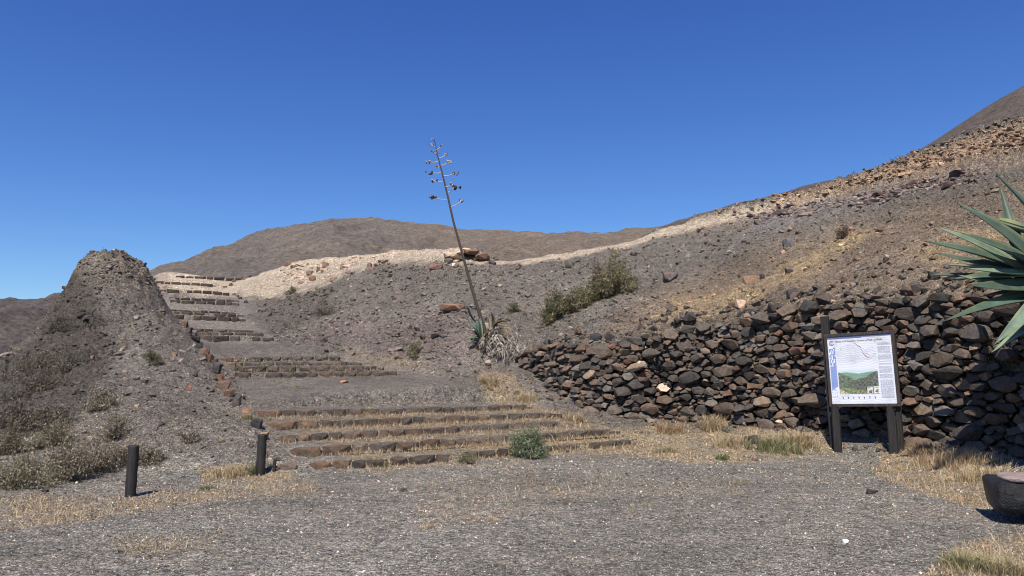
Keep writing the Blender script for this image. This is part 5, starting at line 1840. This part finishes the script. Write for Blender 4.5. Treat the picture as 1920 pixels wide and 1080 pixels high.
# ------------------------------------------------------------------ grass
def blades(P, Hh_, Wb, colr, lean=.5):
    n = len(P)
    a = NR.uniform(0, 2 * np.pi, n)
    ln = np.abs(NR.normal(0, lean, n)) * Hh_
    dirv = np.stack([np.cos(a), np.sin(a), np.zeros(n)], 1)
    s_a = a + np.pi / 2 + NR.normal(0, .6, n)
    sv = np.stack([np.cos(s_a), np.sin(s_a), np.zeros(n)], 1) * Wb[:, None] / 2
    mid = P + dirv * (ln * .35)[:, None] + np.array([0, 0, 1]) * (Hh_ * .6)[:, None]
    tip = P + dirv * ln[:, None] + np.array([0, 0, 1]) * Hh_[:, None] * NR.uniform(.7, 1, n)[:, None]
    V = np.stack([P - sv, P + sv, mid + sv * .7, mid - sv * .7, tip], 1).reshape(-1, 3)
    b0 = np.arange(n)[:, None] * 5
    Fq = b0 + np.array([[0, 1, 2, 3]]); Ft = b0 + np.array([[3, 2, 4]])
    return V, [Fq, Ft], np.repeat(colr, 5, 0)


STR = np.array([(.47, .365, .22), (.38, .28, .16), (.55, .45, .30), (.27, .185, .11), (.38, .255, .145)])
X, Y = sample(420000, 5.3, 33, .9, .02)
Z = H(X, Y, False)
cz, sw, pv, px, py = zones(X, Y, Z)
keep = NR.uniform(size=len(X)) < (sw + .12 * fbm(X * 3, Y * 3, 3)) ** 1.2 * (sw > .02)
sdw, _ = wall_side(X, Y)
keep &= ~((sdw > -.02) & (sdw < .6) & (Z < 2.2) & (X > 0.4))
X, Y = X[keep], Y[keep]
Z = H(X, Y)
for fl, P, h in T3[:9]:                     # blades that grow on a tread stand on it
    a, b_ = P[0][:2], P[-1][:2]
    t = ((X - a[0]) * (b_ - a)[0] + (Y - a[1]) * (b_ - a)[1]) / ((b_ - a) @ (b_ - a))
    tt = np.clip(t, 0, 1)
    Lp = polyline_at(P, 0)[1]
    nn_ = np.array([-(b_ - a)[1], (b_ - a)[0]]) / np.linalg.norm(b_ - a)
    qx = a[0] + tt * (b_ - a)[0]; qy = a[1] + tt * (b_ - a)[1]
    dd = (X - qx) * nn_[0] + (Y - qy) * nn_[1]
    m = (t > .02) & (t < .98) & (dd > .05) & (dd < (1.0 if fl == 'A' else .65))
    zt = P[0][2] + tt * (P[-1][2] - P[0][2])
    Z = np.where(m & (zt > Z), zt, Z)
RG = np.concatenate(RISERG)
keepn = len(X)
X = np.concatenate([X, RG[:, 0]]); Y = np.concatenate([Y, RG[:, 1]]); Z = np.concatenate([Z, RG[:, 2]])
n = len(X)
wallnear = np.exp(-np.maximum(0, -wall_side(X, Y)[0]) / .8) * (X > 2) * (Z < 1)
hh = np.exp(NR.normal(math.log(.04), .5, n)) * (1 + .5 * wallnear)
hh[keepn:] *= 1.3
hh = np.clip(hh, .015, .34)
colr = STR[NR.integers(0, 5, n)] * NR.uniform(.7, 1.15, (n, 1))
V, Fl, Cc = blades(np.stack([X, Y, Z - .005], 1), hh, .003 + Y * .00032, colr, 1.1)
tag(link('dry_grass', mesh_np('dry_grass', V, Fl, Cc), M_GRASS), 'short straw-yellow dry grass on the gravel, treads and slope', kind='stuff')
print('blades', n)


def tuft(px, py, wpx, hpx, n, cols, label, group=None, lean=.45):
    p = ray(px, py)
    for fl, P, h in T3[:9]:
        pass
    k = p[1] / F
    r = wpx * k / 2
    ncl = max(3, n // 45)
    n = int(n * 1.5)
    cl = NR.normal(size=(ncl, 2)) * np.array([.42, .3])
    q = (cl[NR.integers(0, ncl, n)] + NR.normal(size=(n, 2)) * .09) * r
    Pz = H(p[0] + q[:, 0], p[1] + q[:, 1]) - p[2]
    P = np.column_stack([q, Pz - .01])
    hh = hpx * k * NR.uniform(.15, .9, n) ** 1.4
    V, Fl, Cc = blades(P, hh, np.full(n, .003 + p[1] * .00035), np.array(cols)[NR.integers(0, len(cols), n)] * NR.uniform(.7, 1.1, (n, 1)), lean * 1.7)
    o = link('grass_tuft', mesh_np('grass_tuft', V, Fl, Cc), M_GRASS, loc=tuple(p))
    return tag(o, label, 'grass tuft', group)


GG = [(.13, .165, .07), (.18, .20, .09), (.26, .25, .13), (.11, .14, .065)]
GY = [(.25, .24, .12), (.38, .32, .18), (.45, .35, .2), (.2, .2, .1)]
SY = [(.52, .41, .24), (.58, .48, .31), (.42, .31, .17), (.30, .2, .11)]
tuft(1454, 846, 86, 40, 1500, GG + GY, 'large green tuft of grass at the wall foot right of the black block', lean=.5)
tuft(1500, 838, 80, 44, 900, SY, 'tall straw tuft right of the large green tuft', lean=.5)
tuft(1352, 862, 40, 18, 500, GG, 'small bright green tuft at the edge of the lot')
tuft(1251, 848, 44, 18, 450, GY, 'yellow-green tuft in the dry grass left of the bright green one')
tuft(1372, 838, 60, 36, 700, SY, 'pale tuft of tall dry grass left of the black block')
tuft(1340, 806, 50, 46, 500, SY, 'thin tall dry stalks against the foot of the wall')
tuft(1255, 812, 70, 30, 600, STR[[1, 3, 4]], 'rusty dry grass clump against the wall foot')
tuft(695, 778, 38, 16, 500, SY, 'pale yellow tuft on the top step of the bottom flight')
tuft(1080, 790, 42, 26, 450, SY, 'pale yellow tuft near the right end of the bottom flight')
tuft(915, 720, 40, 28, 500, SY, 'straw tuft just below the dead agave')
tuft(985, 752, 50, 26, 500, STR[[0, 1, 2]], 'dry grass clump at the lower left corner of the wall')
tuft(382, 917, 40, 12, 350, GG, 'low green plant on the gravel between the bollards')
tuft(478, 888, 36, 30, 420, GG + GY, 'green and straw grass around the foot of the right bollard')
tuft(430, 893, 80, 26, 900, SY, 'straw grass patch left of the right bollard')
tuft(700, 872, 60, 22, 500, GY, 'olive tuft on the lowest step')
tuft(700, 845, 40, 16, 350, GG, 'green tuft on the second step of the bottom flight')
tuft(462, 786, 34, 18, 350, GY, 'dull tuft left of the black block beside the bottom flight')
tuft(550, 727, 40, 7, 160, GY, 'small yellow-green tuft on the landing below the middle flight')
tuft(525, 717, 24, 6, 100, GY, 'tiny yellow tuft right below the middle flight')
tuft(1030, 917, 60, 9, 260, GY, 'low greenish-yellow tuft in the middle of the lot')
tuft(1380, 905, 60, 9, 240, GY, 'low pale tuft on the lot before the wall')
tuft(800, 990, 40, 14, 200, SY, 'thin straw tuft in the left centre of the lot')
tuft(910, 975, 50, 12, 220, SY, 'thin straw tuft in the centre of the lot')
tuft(1190, 950, 60, 12, 160, SY, 'few pale blades right of centre on the lot')
tuft(1830, 1066, 110, 46, 1300, GY + GG[:1], 'greenish tuft in the bottom right corner')
tuft(1890, 1078, 90, 50, 1100, GY + SY, 'straw and green grass at the bottom right corner edge')
tuft(1790, 870, 150, 46, 1500, STR[[0, 1, 4]], 'broad rusty straw grass clump at the wall foot right of the sign')
tuft(1850, 900, 120, 40, 1000, SY, 'pale dry grass behind the stone seat')
tuft(1740, 848, 70, 30, 500, [(.2, .13, .08), (.3, .2, .12)], 'brown weedy clump beside the right leg of the sign')
